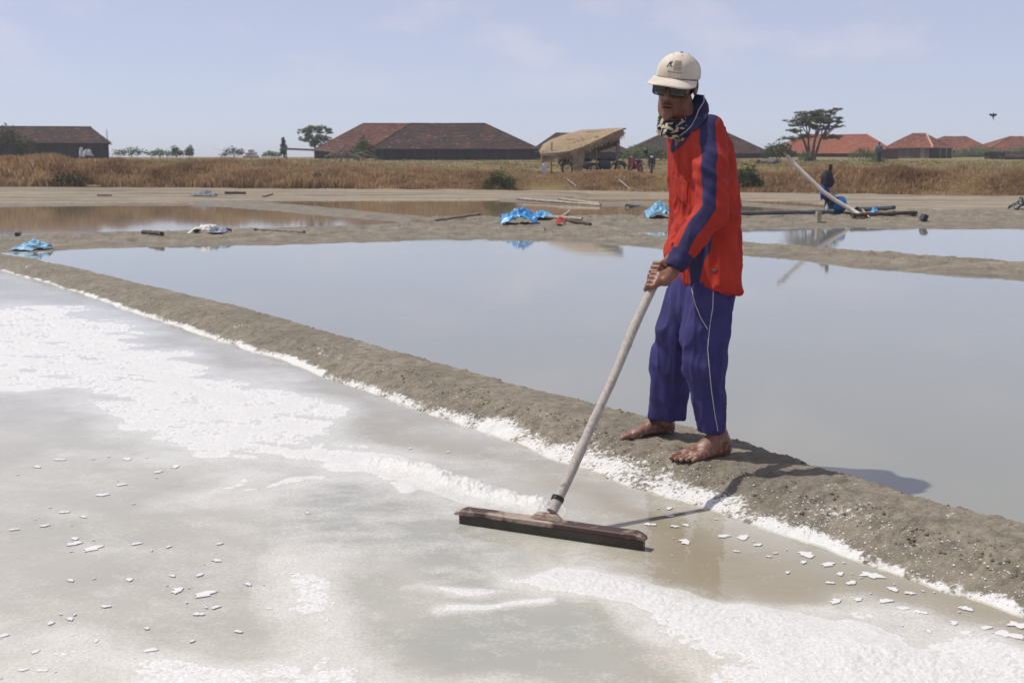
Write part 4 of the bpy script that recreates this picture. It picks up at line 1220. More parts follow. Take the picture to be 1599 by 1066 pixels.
# --- grass
def m_leaf(name, c1, c2, c3, scale=0.8, trans=0.25):
    b = NB(name)
    r = b.n('ShaderNodeNewGeometry').outputs['Random Per Island']
    n = b.noise(scale, 4, 0.6, b.gen_world())
    c = b.mix(r, c1, c2); c = b.mix(b.rng(n, 0.42, 0.66), c, c3)
    d = b.n('ShaderNodeBsdfDiffuse', {'Color': c}); t = b.n('ShaderNodeBsdfTranslucent', {'Color': c})
    m = b.n('ShaderNodeMixShader', {0: trans}); b.set(m, 1, d.outputs[0]); b.set(m, 2, t.outputs[0])
    return b.done(m.outputs[0])
DRY = m_leaf('dry_grass', (0.33, 0.215, 0.115), (0.60, 0.43, 0.25), (0.26, 0.155, 0.085), 0.5, 0.4)
DRYG = m_leaf('greenish_dry_grass', (0.25, 0.20, 0.09), (0.48, 0.37, 0.19), (0.17, 0.165, 0.065), 0.35, 0.3)

def tufts(name, X, Y, hgt, wid, nb, m, seed, lean=0.5):
    r = np.random.default_rng(seed); n = len(X)
    Z = ground_z(X, Y) - 0.03
    k = n * nb
    bx = np.repeat(X, nb) + r.normal(0, wid, k); by = np.repeat(Y, nb) + r.normal(0, wid, k); bz = np.repeat(Z, nb)
    h = np.repeat(hgt, nb) * r.uniform(0.45, 1.1, k); a = r.uniform(0, 6.283, k); ln = r.uniform(0.1, lean, k) * h
    w = r.uniform(0.012, 0.028, k) * (1 + (by - 40) / 60)
    px, py = np.cos(a + 1.57) * w, np.sin(a + 1.57) * w
    tx, ty = np.cos(a) * ln, np.sin(a) * ln
    V = np.empty((k, 4, 3))
    V[:, 0] = np.stack([bx - px, by - py, bz], -1); V[:, 1] = np.stack([bx + px, by + py, bz], -1)
    V[:, 2] = np.stack([bx + px * .7 + tx * .4, by + py * .7 + ty * .4, bz + h * .62], -1); V[:, 3] = np.stack([bx + tx, by + ty, bz + h], -1)
    F = np.arange(k * 4).reshape(k, 4)
    return tag(link(name, mesh_np(name, V.reshape(-1, 3), F, False), m), kind='stuff')
r = np.random.default_rng(5)
n = 26000
u = r.uniform(-160, 1760, n)
ytoe = np.interp(u, TOE_U, TOE_Y)
d = np.abs(r.normal(0, 1, n)) * 1.6 + r.uniform(-0.25, 1.5, n)
Y = ytoe + d
X = (u - 799.5) / FPX * (Y * CP + 0.1)
patch_ = fbm(X * 0.35, Y * 0.5, 4, 201)
path = np.exp(-((u - 845) / 45) ** 2) * 0.7
hg = (0.12 + 0.52 * np.clip((patch_ - 0.3) * 2.2, 0, 1) ** 1.3) * np.interp(u, [0, 420, 800, 1040, 1200, 1600], [1.15, 1.05, 0.62, 0.62, 0.8, 0.8]) * (1 - path)
keep = r.uniform(0, 1, n) < 0.35 + 0.9 * np.clip((patch_ - 0.33) * 3, 0, 1)
tag(tufts('dry_grass', X[keep], Y[keep], hg[keep], 0.11, 7, DRY, 6), 'dry golden grass thick on the embankment slope', 'grass')
n = 16000
u = r.uniform(-160, 1760, n); Y = np.interp(u, TOE_U, TOE_Y) + 2.5 + r.uniform(0, 1, n) ** 1.6 * 60
X = (u - 799.5) / FPX * (Y * CP)
clear = ~((u > 850) & (u < 1045) & (Y < 70) & (r.uniform(0, 1, n) < 0.75))
hg = r.uniform(0.06, 0.20, n) * np.interp(u, [0, 420, 600, 1100, 1600], [1.5, 1.3, 0.7, 0.9, 1.0]) * (0.5 + 1.2 * fbm(X * 0.3, Y * 0.12, 3, 205))
tag(tufts('field_grass', X[clear], Y[clear], hg[clear], 0.16, 6, DRYG, 8), 'short dry and green grass on the field behind the embankment', 'grass')

# --- leaves
def leaves(P0, size, seed, flat=0.3):
    r = np.random.default_rng(seed); n = len(P0)
    a = r.normal(0, 1, (n, 3)); a[:, 2] *= flat; a /= np.linalg.norm(a, axis=1, keepdims=True)
    b_ = np.cross(a, r.normal(0, 1, (n, 3))); b_ /= np.linalg.norm(b_, axis=1, keepdims=True)
    s = size * r.uniform(0.6, 1.4, (n, 1))
    V = np.stack([P0 - a * s, P0 + b_ * s * .5, P0 + a * s, P0 - b_ * s * .5], 1)
    return V.reshape(-1, 3), np.arange(n * 4).reshape(n, 4)
def blob_pts(c, rad, n, r, shell=0.5):
    d = r.normal(0, 1, (n, 3)); d /= np.linalg.norm(d, axis=1, keepdims=True)
    q = r.uniform(0, 1, (n, 1)) ** shell
    return np.array(c) + d * q * np.array(rad)
GREEN = m_leaf('shrub_leaf', (0.045, 0.085, 0.022), (0.095, 0.135, 0.04), (0.035, 0.055, 0.018), 1.2, 0.3)
GREEND = m_leaf('dark_shrub_leaf', (0.05, 0.06, 0.025), (0.095, 0.10, 0.04), (0.035, 0.04, 0.018), 1.2, 0.3)
GREENP = m_leaf('pale_leaf', (0.12, 0.165, 0.075), (0.20, 0.24, 0.115), (0.10, 0.13, 0.06), 1.0, 0.35)
GREENA = m_leaf('acacia_leaf', (0.085, 0.105, 0.04), (0.155, 0.175, 0.07), (0.065, 0.08, 0.03), 0.8, 0.3)
BARK = plain('bark', (0.10, 0.075, 0.055), 0.9, 0.2, 0.35, 8, 0.5)

def shrub(name, label, u, Y, w, h, m=None, seed=1, n=500, size=0.07, cat='shrub', z0=0.0, group=None):
    s = spot(u, Y); root = tag(empty(name, tuple(s)), label, cat, group)
    r = np.random.default_rng(seed)
    pts = []
    k = max(3, int(5 * w / h) + 2)
    for i in range(k):
        fx = (i + 0.5) / k * 2 - 1
        hh = h * (1 - 0.45 * fx * fx) * r.uniform(0.75, 1.05)
        pts.append(blob_pts((fx * w * 0.42, r.normal(0, w * 0.12), hh * 0.55), (w * 0.5 / k + w * 0.14, w * 0.25, hh * 0.48), n // k, r))
    pts = np.concatenate(pts); pts = pts[pts[:, 2] > 0.0]
    V, F = leaves(pts, size, seed + 1, 0.7)
    link('foliage', mesh_np('foliage', V, F, False), m or GREEN, root)
    mb = MB()
    for i in range(5): mb.tube([(0, 0, -0.1), (r.normal(0, w * .12), r.normal(0, w * .08), h * .35), (r.normal(0, w * .28), r.normal(0, w * .15), h * .75)], [0.03, 0.02, 0.008], 5)
    mb.build('stem', BARK, root)
    return root
shrub('green_shrub', 'round green shrub at the embankment foot between grass tufts and the long dark barn', 781, 57.2, 1.5, 1.05, GREEN, 3, 900, 0.06)
shrub('green_shrub', 'bushy green shrub at the embankment foot just behind the man\'s back', 1166, 55, 1.45, 1.2, GREEN, 5, 1300, 0.06)
shrub('dark_shrub', 'low dark olive shrub at the embankment foot below the gabled barn', 108, 58.0, 1.9, 0.75, GREEND, 7, 900, 0.06)
shrub('small_shrub', 'small olive shrub growing in the embankment grass below the conifer', 500, 58.2, 1.0, 0.7, GREEND, 9, 400, 0.06)
shrub('barn_shrub', 'bright green bush against the corner of the long dark barn', 566, 112, 2.2, 2.4, GREEN, 11, 900, 0.12)
shrub('barn_shrub', 'dark green bush covering the end of the gabled barn', 14, 106, 4.4, 3.6, GREEND, 13, 1600, 0.14)
shrub('hedge', 'pale green scrub hedge behind the two parked scooters', 1015, 105, 5.4, 1.7, GREENP, 15, 1900, 0.10, 'hedge')
shrub('bush', 'dark green spreading bush left of the flat-topped tree', 1216, 118, 3.0, 2.1, GREEN, 17, 1100, 0.12)
shrub('bush', 'yellow green rounded bush at the foot of the flat-topped tree', 1257, 106, 1.3, 1.1, GREENP, 19, 500, 0.08)
shrub('bush', 'pale scrub in front of the wide orange roof', 1348, 112, 2.6, 1.5, GREENP, 21, 700, 0.09)
shrub('bush', 'grey green low bush beside the distant standing figure', 1371, 98, 1.5, 0.65, GREENP, 23, 400, 0.07)
shrub('bush', 'long green scrub between the plank barn and the low shed', 1530, 160, 7.0, 1.7, GREENP, 25, 1500, 0.14)
shrub('bush', 'green scrub rising behind the low shed roof', 1600, 165, 5.0, 2.0, GREENP, 26, 900, 0.14)
for i, (u, w, h) in enumerate([(205, 3.4, 1.5), (250, 2.6, 1.2), (276, 1.2, 1.7), (296, 1.0, 1.8), (365, 2.6, 1.5), (424, 2.2, 1.0)]):
    shrub('skyline_scrub', ['wide green scrub on the skyline beside the gabled barn', 'ragged green scrub on the skyline, second from the gabled barn', 'thin upright scrub on the skyline, third from the gabled barn', 'tall tufted scrub on the skyline left of the rounded green one', 'rounded green scrub on the skyline beside the white heap', 'low green scrub on the skyline beside the small conifer'][i], u, 150 + 3 * i, w * 1.3, h, GREENP if i % 2 else GREEN, 30 + i, 500, 0.13, group='scrub on the skyline')

def limb(mb, a, b_, r1, r2, r, bend=0.15, n=5):
    a = np.array(a, float); b_ = np.array(b_, float); L = np.linalg.norm(b_ - a); off = r.normal(0, bend * L, 3) * np.array([1, 1, .4])
    pts = [a + (b_ - a) * t + off * math.sin(t * math.pi) * 0.6 for t in np.linspace(0, 1, n)]
    mb.tube(pts, list(np.linspace(r1, r2, n)), 6)
    return pts
def tree(name, label, u, Y, tiers, trunk_h, m, seed, n, size, stems=4, spread=1.0, flat=0.3, ztop=None):
    s = spot(u, Y); root = tag(empty(name, tuple(s)), label, 'tree')
    r = np.random.default_rng(seed); tb = MB(); br = MB(); pts = []
    ends = []
    for i in range(stems):
        a = 2 * math.pi * i / stems + r.uniform(-.4, .4)
        ends.append(limb(tb, (math.cos(a) * .15, math.sin(a) * .15, -0.2), (math.cos(a) * spread * 0.9, math.sin(a) * spread * .6, trunk_h * r.uniform(.9, 1.15)), 0.17, 0.09, r, 0.06)[-1])
    for (x, y, z, rx, ry, rz) in tiers:
        e = min(ends, key=lambda q: abs(q[0] - x * .5) + abs(q[1] - y * .5))
        limb(br, e, (x, y, z - rz * .3), 0.075, 0.02, r, 0.10)
        for q in range(4): limb(br, (x * .7 + e[0] * .3, y * .7 + e[1] * .3, z * .8 + e[2] * .2), (x + r.uniform(-.8, .8) * rx, y + r.uniform(-.8, .8) * ry, z + r.uniform(-.3, .5) * rz), 0.035, 0.008, r, 0.1, 4)
        k = int(n * rx * max(rz, .12) / sum(t[3] * max(t[5], .12) for t in tiers))
        nb = max(4, k // 45)
        cs = blob_pts((x, y, z), (rx, ry, rz), nb, r, 0.6)
        for c_ in cs: pts.append(blob_pts(c_, (rx * .26 + .08, ry * .26 + .08, rz * .26 + .06), 45, r, 0.7))
    V, F = leaves(np.concatenate(pts), size, seed + 1, flat)
    tb.build('trunk', BARK, root, True); br.build('branches', BARK, root, True)
    link('crown', mesh_np('crown', V, F, False), m, root)
    return root
# flat-topped tree, layered plates of foliage
sc = 110 / FPX
def tp(u, v, Y=110.0): 
    s = spot(1267, Y); return ((u - 1267) * Y / FPX, zat(v, Y) - s[2])
T = []
for i, (u, v, rx, rz) in enumerate([(1240, 190, 1.35, .20), (1255, 184, 1.3, .3), (1278, 180, 1.3, .32), (1286, 187, 1.1, .3), (1262, 192, 1.0, .3), (1262, 177, 1.3, .22), (1290, 175, 1.2, .22), (1300, 171, .7, .14), (1308, 184, .6, .12), (1309, 190, .7, .12), (1305, 197, .9, .13), (1268, 186, 1.6, .25), (1248, 196, 1.0, .18), (1239, 204, 1.0, .2), (1252, 213, 1.0, .2), (1236, 217, 1.0, .24), (1300, 214, 1.1, .26), (1284, 200, 1.0, .2), (1292, 190, 1.1, .2), (1270, 198, .9, .2)]):
    x, z = tp(u, v); T.append((x, ((i * 37) % 7 - 3) * 0.35, z, rx, rx * .9, rz))
tree('acacia_tree', 'flat-topped layered tree with several dark trunks in front of the orange roof', 1267, 110, T, 1.9, GREENA, 41, 11000, 0.085, 5, 1.0, 0.35)
T = []
r = np.random.default_rng(3)
for i, (u, v, rx, rz) in enumerate([(475, 207, .8, .5), (487, 202, .9, .5), (500, 203, .9, .5), (515, 204, .7, .45), (482, 216, .9, .5), (497, 216, 1.0, .5), (510, 216, .8, .5), (490, 225, .8, .4)]):
    Yt = 135.0; x = (u - 494) * Yt / FPX; z = zat(v, Yt) - spot(494, Yt)[2]; T.append((x, r.normal(0, .5), z, rx, rx, rz))
tree('round_tree', 'airy pale green round-crowned tree left of the long barn roofs', 494, 135, T, 1.2, GREENP, 43, 6500, 0.09, 3, 0.6, 0.7)
T = [(0, 0, z, rr, rr, .28) for z, rr in ((0.6, .42), (1.0, .42), (1.4, .36), (1.8, .26), (2.15, .15))]
tree('conifer', 'small dark upright tree on the skyline left of the round-crowned tree', 443, 140, T, 0.5, GREEND, 45, 4200, 0.08, 1, 0.02, 0.8)

# --- barns
def m_tile(name, c1, c2, c3, amount=0.5):
    b = NB(name)
    o = b.obj(); n1 = b.noise(0.55, 4, 0.6, o); n2 = b.noise(2.6, 3, 0.7, o); n3 = b.noise(1.1, 3, 0.6, o)
    f = b.math('ADD', b.math('MULTIPLY', n2, 0.65), b.math('MULTIPLY', n1, 0.55))
    c = b.mix(b.rng(f, 0.60 - 0.12 * amount, 0.78 - 0.12 * amount), c1, c2); c = b.mix(b.rng(n2, 0.63, 0.68), c, c3)
    br = b.n('ShaderNodeTexWave', {'Scale': 2.0, 'Distortion': 0.6, 'Detail': 1.0, 'Vector': o}, wave_type='BANDS', bands_direction='X')
    return b.done(b.pr(c, 0.9, 0.15, b.bump(br.outputs['Fac'], 0.5, 0.04)))
T_OLD = m_tile('old_roof_tile', (0.055, 0.040, 0.038), (0.135, 0.066, 0.046), (0.36, 0.20, 0.13), 0.3)
T_RED = m_tile('red_roof_tile', (0.34, 0.12, 0.068), (0.42, 0.16, 0.09), (0.50, 0.25, 0.16), 0.3)
T_MIX = m_tile('mixed_roof_tile', (0.17, 0.075, 0.05), (0.33, 0.125, 0.075), (0.42, 0.22, 0.15), 0.6)
T_DK = m_tile('dark_roof_tile', (0.060, 0.046, 0.044), (0.085, 0.058, 0.050), (0.34, 0.19, 0.13), 0.35)
def m_plank(name, c1, c2):
    b = NB(name); r_ = b.n('ShaderNodeNewGeometry').outputs['Random Per Island']; n = b.noise(2, 4, 0.6, b.obj((1, 1, .2)))
    return b.done(b.pr(b.mix(b.rng(n, 0.3, 0.7), b.mix(r_, c1, c2), tuple(k * 0.7 for k in c1)), 0.9, 0.15))
PL_D = m_plank('dark_plank', (0.026, 0.025, 0.027), (0.052, 0.048, 0.048))
PL_L = m_plank('sunlit_plank', (0.09, 0.08, 0.07), (0.30, 0.26, 0.22))  # paler planks, sunlight on one barn face put into the colour
DARKIN = plain('dark_interior', (0.02, 0.02, 0.02), 0.95)  # painted darkness for the unlit inside of the barns

def roof_plane(mb, a, b_, c, d, r, step=0.35):
    """tile courses stepping down from a-b (eave) to d-c (ridge); corners as vectors"""
    a, b_, c, d = [np.array(k, float) for k in (a, b_, c, d)]
    H = max(np.linalg.norm(d - a), np.linalg.norm(c - b_)); W_ = max(np.linalg.norm(b_ - a), np.linalg.norm(c - d))
    nr = max(3, int(H / 0.33)); ncl = max(4, int(W_ / 0.5))
    nrm = np.cross(b_ - a, d - a)
    if np.linalg.norm(nrm) < 1e-6: nrm = np.cross(b_ - a, c - a)
    nrm = nrm / np.linalg.norm(nrm)
    if nrm[2] < 0: nrm = -nrm
    V = []; F = []
    sagn = r.uniform(-1, 1, 60)
    for i in range(nr):
        for e in (0, 1):
            t = (i + e) / nr
            L_ = a + (d - a) * t; R_ = b_ + (c - b_) * t
            for j_ in range(ncl + 1):
                s = j_ / ncl; p = L_ + (R_ - L_) * s
                sag = 0.035 * math.sin(s * 9 + sagn[0] * 3) * math.sin(t * 3.1) + 0.02 * sagn[(j_ * 7 + i) % 60] * math.sin(t * 3.1)
                V.append(p + nrm * ((0.045 if e == 0 else 0.005) + sag))
    n_ = ncl + 1
    for q in range(nr * 2 - 1):
        for j_ in range(ncl): F.append((q * n_ + j_, q * n_ + j_ + 1, (q + 1) * n_ + j_ + 1, (q + 1) * n_ + j_))
    mb.add(V, F)
def planks(mb, a, b_, h, r, w=0.22, skip=0.0):
    a = np.array(a, float); b_ = np.array(b_, float); L = np.linalg.norm((b_ - a)[:2]); d = (b_ - a) / L; n_ = int(L / w)
    ang = math.atan2(d[1], d[0]); rot = Matrix.Rotation(ang, 3, 'Z')
    for i in range(n_):
        if r.uniform() < skip: continue
        p = a + d * (i + 0.5) * L / n_; off = r.uniform(-.012, .012)
        mb.box((p[0] - d[1] * off, p[1] + d[0] * off, p[2] + h / 2 + r.uniform(-.04, .02)), (L / n_ * 0.92, 0.03, h), rot)

def barn(name, label, u0, u1, Y, v_eave, v_ridge, ur0, ur1, depth, tile, plank, seed, over=0.45, rz=0.0, gable=False, zb=None, wall_w=0.24, skip=0.02):
    """hip- or gable-roofed barn; columns/rows of its eaves and ridge give width and heights at distance Y"""
    r = np.random.default_rng(seed)
    k = Y * CP / FPX
    xc = ((u0 + u1) / 2 - 799.5) * k; W_ = (u1 - u0) * k
    yc = Y + depth / 2
    g = min(gz(xc - W_ / 2, Y), gz(xc + W_ / 2, Y), gz(xc, Y)) - 0.1 if zb is None else zb
    root = tag(empty(name, (xc, yc, g), rz), label, 'barn')
    he = zat(v_eave, Y) - g; hr = zat(v_ridge, Y + depth / 2) - g
    hw = W_ / 2; hd = depth / 2
    r0 = (ur0 - 799.5) * (Y + hd) * CP / FPX - xc; r1_ = (ur1 - 799.5) * (Y + hd) * CP / FPX - xc
    E = [(-hw, -hd, he), (hw, -hd, he), (hw, hd, he), (-hw, hd, he)]; A = (r0, 0, hr); B = (r1_, 0, hr)
    rf = MB()
    roof_plane(rf, E[0], E[1], B, A, r); roof_plane(rf, E[2], E[3], A, B, r)
    if not gable:
        roof_plane(rf, E[1], E[2], B, B, r); roof_plane(rf, E[3], E[0], A, A, r)
    ro = rf.build('roof', tile, root)
    cap_ = MB(); cap_.tube([np.array(A) + (0, 0, .03), (np.array(A) + B) / 2 + (0, 0, r.uniform(-.03, .03)), np.array(B) + (0, 0, .03)], 0.11, 6)
    if not gable:
        for q, w in ((A, E[0]), (A, E[3]), (B, E[1]), (B, E[2])): cap_.tube([np.array(q) + (0, 0, .03), np.array(w) + (0, 0, .03)], 0.09, 6)
    cap_.build('ridge_tiles', tile, ro)
    wl = MB(); iw, idp = hw - over, hd - over
    C_ = [(-iw, -idp, 0), (iw, -idp, 0), (iw, idp, 0), (-iw, idp, 0)]
    for i in range(4): planks(wl, C_[i], C_[(i + 1) % 4], he + 0.12, r, wall_w, skip)
    wl.build('plank_wall', plank, root)
    MB().box((0, 0, (he - .1) / 2), (2 * iw - .12, 2 * idp - .12, he - .1)).build('dark_fill', DARKIN, root)  # near-black block behind the planks, indoor shade as colour
    if gable:
        for sx_, q in ((-1, A), (1, B)): MB().add([(sx_ * iw, -idp, he), (sx_ * iw, idp, he), (sx_ * iw, 0, hr - .12), (sx_ * (iw - .05), -idp, he), (sx_ * (iw - .05), idp, he), (sx_ * (iw - .05), 0, hr - .12)], [(0, 1, 2), (5, 4, 3), (0, 3, 4, 1), (1, 4, 5, 2), (2, 5, 3, 0)]).build('gable', plank, root)
    for i in range(5): MB().box((-iw + 2 * iw * i / 4, -idp - .06, he / 2), (.12, .1, he)).build('post', plank, root)
    return root
barn('gabled_barn', 'long dark plank barn with gable end and patchy tiles beside the skyline scrub', -190, 177, 112, 223, 198, -186, 168, 8, T_OLD, PL_D, 51, gable=True, rz=0.33).location.x -= 1.9
barn('long_barn', 'long black-walled barn with mottled brown hip roof in front of a redder roof', 579, 842, 116, 233, 194, 641, 758, 11, T_OLD, PL_D, 53)
T_BRN = m_tile('brown_red_tile', (0.12, 0.058, 0.045), (0.21, 0.092, 0.062), (0.38, 0.21, 0.14), 0.4)
barn('long_barn', 'reddish hip-roofed barn half hidden behind the long black-walled barn', 488, 790, 131, 236, 194, 568, 720, 11, T_BRN, PL_D, 55)
barn('tiled_barn', 'tiled barn partly hidden behind the thatched shelter', 826, 988, 128, 238, 209, 868, 918, 9, T_OLD, PL_D, 57)
barn('tiled_barn', 'dark hip-roofed barn rising behind the man\'s shoulders', 975, 1204, 132, 240, 201, 1052, 1118, 10, T_OLD, PL_D, 59)
barn('orange_roofed_barn', 'wide barn with plain orange tiled hip roof behind the flat-topped tree', 1205, 1402, 150, 240, 211, 1262, 1352, 11, T_RED, PL_D, 61)
barn('orange_roofed_barn', 'orange roofed barn just behind the plank-walled barn', 1440, 1553, 172, 236, 214, 1472, 1506, 10, T_MIX, PL_D, 63)
barn('orange_roofed_barn', 'orange roofed barn above the low brown shed', 1538, 1650, 168, 236, 214, 1574, 1594, 10, T_MIX, PL_D, 65)
# plank-walled barn seen on its corner: light and shade of its two faces painted into the plank colours
Yb = 132.0; k = Yb * CP / FPX
s = spot(1449, Yb); pb = tag(empty('plank_barn', (s[0], Yb + 2, s[2] - 0.1)), 'barn with vertical planks, a sunlit side, a shaded side and red hip roof', 'barn')
r = np.random.default_rng(71)
cx = lambda u_: (u_ - 1449) * k
he = zat(231, Yb) - s[2] + .1; hr = zat(209, Yb + 3) - s[2] + .1
cor = [(cx(1394), 1.6), (cx(1456), -2.0), (cx(1507), 1.4), (cx(1445), 5.6)]
A = (cx(1440), 1.9, hr); B = (cx(1463), 1.7, hr)
rf = MB(); E = [(x * 1.0, y, he) for x, y in cor]
roof_plane(rf, E[0], E[1], B, A, r); roof_plane(rf, E[1], E[2], B, B, r); roof_plane(rf, E[2], E[3], A, B, r); roof_plane(rf, E[3], E[0], A, A, r)
ro = rf.build('roof', T_MIX, pb)
b = plain('pale_ridge', (0.45, 0.30, 0.22), 0.9)
MB().tube([np.array(B) + (0, 0, .05), np.array(E[1]) + (0, 0, .05)], .10, 6).tube([np.array(A) + (0, 0, .04), np.array(B) + (0, 0, .04)], .09, 6).build('ridge_tiles', b, ro)
W4 = [(x * .93, (y - 1.8) * .9 + 1.8, 0) for x, y in cor]
wl = MB(); planks(wl, W4[0], W4[1], he + .05, r, .20, .10); wl.build('sunlit_plank_wall', PL_L, pb)
wl = MB(); planks(wl, W4[1], W4[2], he + .05, r, .24, .0); wl.build('shaded_plank_wall', PL_D, pb)  # darker plank colour carries the shade of this face
mb = MB(); mb.add([(x * .9, (y - 1.8) * .85 + 1.8, z) for z in (0, he - .05) for x, y, _ in W4], [(0, 1, 5, 4), (1, 2, 6, 5), (2, 3, 7, 6), (3, 0, 4, 7)]); mb.build('dark_fill', DARKIN, pb)  # near-black shell, indoor shade painted behind the plank gaps
WOODG = plain('grey_wood', (0.20, 0.165, 0.13), 0.9, 0.2, 0.35, 5)
for u_ in (1470, 1484, 1497, 1507):
    x = cx(u_); y = -2.2 + (u_ - 1456) / 51 * 3.2
    MB().tube([(x, y - .25, 0), (x + .02, y - .25, he + .1)], .05, 6).build('post', WOODG, pb)
# low shed and fence at the right
barn('low_shed', 'low brown-roofed shed beside a short plank fence', 1567, 1660, 122, 247, 238.5, 1569, 1658, 4, T_OLD, PL_D, 73, over=.1, gable=True)
fr = tag(empty('plank_fence', tuple(spot(1552, 124))), 'short dark plank fence running up to the low shed', 'fence')
r = np.random.default_rng(75); kx = 124 * CP / FPX
for i in range(15):
    MB().box((0, 0, .36 + r.uniform(-.05, .05)), (.10, .03, .72)).build('plank', PL_D, fr).location = ((1538 + 2.1 * i - 1552) * kx, 0, 0)
MB().box((0, .05, .5), (33 * kx, .05, .08)).build('rail', PL_D, fr)
lw = tag(empty('low_wall', tuple(spot(1384, 126))), 'low dark brick wall beside the plank-walled barn', 'wall')
MB().box((0, 0, .45), (2.4, .3, .95)).box((0, 0, .96), (2.5, .4, .08)).build('wall', plain('dark_brick', (0.09, 0.045, 0.04), 0.9, 0.2, 0.3, 12), lw)

# --- thatched shelter
Yh = 63.0; k = Yh * CP / FPX; s = spot(906, Yh)
hut = tag(empty('thatched_shelter', tuple(s)), 'open straw-thatched shelter on poles above parked motorbikes', 'shelter')
hx = lambda u_: (u_ - 906) * k
hz = lambda v_: zat(v_, Yh) - s[2]
STRAW = m_leaf('straw', (0.33, 0.25, 0.165), (0.50, 0.40, 0.28), (0.26, 0.185, 0.115), 1.2, 0.2)
prof = [(845, 237), (850, 228), (862, 220), (885, 212), (910, 206), (935, 204), (955, 203.5), (970, 203)]
low = [(845, 244), (850, 243), (862, 243), (880, 240), (905, 231), (925, 220), (950, 211), (970, 206)]
r = np.random.default_rng(81)
rows = 9; V = []; F = []
for j_ in range(rows):
    t = j_ / (rows - 1)
    for (ua, va), (ub, vb) in zip(prof, low):
        front = t
        y = -1.1 * t + 0.9 * (1 - t); z = hz(va) * (1 - t ** 1.7) + hz(vb) * t ** 1.7
        V.append((hx(ua), y, z + 0.03 * r.normal()))
n_ = len(prof)
for j_ in range(rows - 1):
    for i in range(n_ - 1): F.append((j_ * n_ + i, j_ * n_ + i + 1, (j_ + 1) * n_ + i + 1, (j_ + 1) * n_ + i))
# back slope
o_b = len(V)
for (ua, va), (ub, vb) in zip(prof, low): V.append((hx(ua), 2.4, hz(va) * .45 + hz(vb) * .55))
F += [(i, o_b + i, o_b + i + 1, i + 1) for i in range(n_ - 1)]
mb = MB(); mb.add(V, F); ro = mb.build('thatch_bed', plain('straw_bed', (0.30, 0.225, 0.145), 0.95, 0.1, 0.3, 10), hut)
sm_ = ro.modifiers.new('thick', 'SOLIDIFY'); sm_.thickness = 0.10; sm_.offset = -1
# straw stalks lying down the slope and hanging over the eave
n = 3600; t = r.uniform(0, 1, n); q = r.uniform(0, n_ - 1.001, n); Vs = []
pr_ = np.array(prof); lo_ = np.array(low)
def th(tq, qq):
    ua = np.interp(qq, np.arange(n_), pr_[:, 0]); va = np.interp(qq, np.arange(n_), pr_[:, 1]); vb = np.interp(qq, np.arange(n_), lo_[:, 1])
    za = np.interp(va, np.arange(190, 270), [hz(v_) for v_ in range(190, 270)]); zb2 = np.interp(vb, np.arange(190, 270), [hz(v_) for v_ in range(190, 270)])
    return np.stack([(ua - 906) * k, -1.1 * tq + .9 * (1 - tq), za * (1 - tq ** 1.7) + zb2 * tq ** 1.7], -1)
p0 = th(t, q) + np.array([0, -.02, .03]); dn = r.uniform(.15, .4, n); t2 = t + dn
p1 = th(np.minimum(t2, 1.0), np.clip(q + r.normal(0, .12, n), 0, n_ - 1)) + np.array([0, -.05, .05]); ov = np.maximum(t2 - 1, 0)
p1[:, 2] -= ov * 1.3; p1[:, 0] += r.normal(0, .05, n); p1[:, 1] -= r.uniform(0, .08, n)
sd = np.stack([r.uniform(.012, .028, n), np.zeros(n), np.zeros(n)], -1)
Vq = np.stack([p0 - sd, p0 + sd, p1 + sd * .5, p1 - sd * .5], 1).reshape(-1, 3)
tag(link('straw', mesh_np('straw', Vq, np.arange(n * 4).reshape(n, 4), False), STRAW, ro), kind='stuff')
for u_, v_, y in ((860, 222, -.9), (880, 214, .8), (929, 212, -.8), (963, 206, -.7), (966, 204, 1.6), (905, 210, 1.8)):
    MB().tube([(hx(u_), y, -.15), (hx(u_) + .02, y, hz(v_) - .02)], .035, 6).build('post', WOODG, hut)
MB().tube([(hx(855), -.85, hz(240)), (hx(930), -.7, hz(222)), (hx(974), -.5, hz(208))], .04, 6).build('beam', WOODG, hut)
MB().tube([(hx(915), .2, hz(207)), (hx(977), .1, hz(201))], .045, 6).build('ridge_pole', WOODG, hut)
# hanging dry fronds inside the shelter
n = 700; q = r.uniform(2.5, n_ - 1.2, n); p0 = th(np.full(n, .85), q); p0[:, 1] = r.uniform(-.2, 1.6, n); ln = r.uniform(.2, .75, n)
p1 = p0 + np.stack([r.normal(0, .06, n), r.normal(0, .06, n), -ln], -1); sd = np.stack([r.uniform(.012, .03, n), np.zeros(n), np.zeros(n)], -1)
FR = m_leaf('dry_frond', (0.16, 0.085, 0.06), (0.26, 0.16, 0.12), (0.11, 0.06, 0.045), 2, .2)
tag(link('fronds', mesh_np('fronds', np.stack([p0 - sd, p0 + sd, p1 + sd, p1 - sd], 1).reshape(-1, 3), np.arange(n * 4).reshape(n, 4), False), FR, hut), kind='stuff')
b_ = spot(902, 61.6)
bd_ = tag(empty('straw_bundle', tuple(spot(903, 61.8))), 'pale straw bundle standing beside the shelter post', 'straw')
n = 500; a = r.uniform(0, 6.28, n); rr = np.sqrt(r.uniform(0, 1, n))
p0 = np.stack([np.cos(a) * rr * .18, np.sin(a) * rr * .18, np.full(n, 0.)], -1); p1 = np.stack([np.cos(a) * rr * .34, np.sin(a) * rr * .3, r.uniform(.8, 1.25, n)], -1); sd = np.stack([np.full(n, .014), np.zeros(n), np.zeros(n)], -1)
tag(link('straw', mesh_np('straw', np.stack([p0 - sd, p0 + sd, p1 + sd, p1 - sd], 1).reshape(-1, 3), np.arange(n * 4).reshape(n, 4), False), STRAW, bd_), kind='stuff')
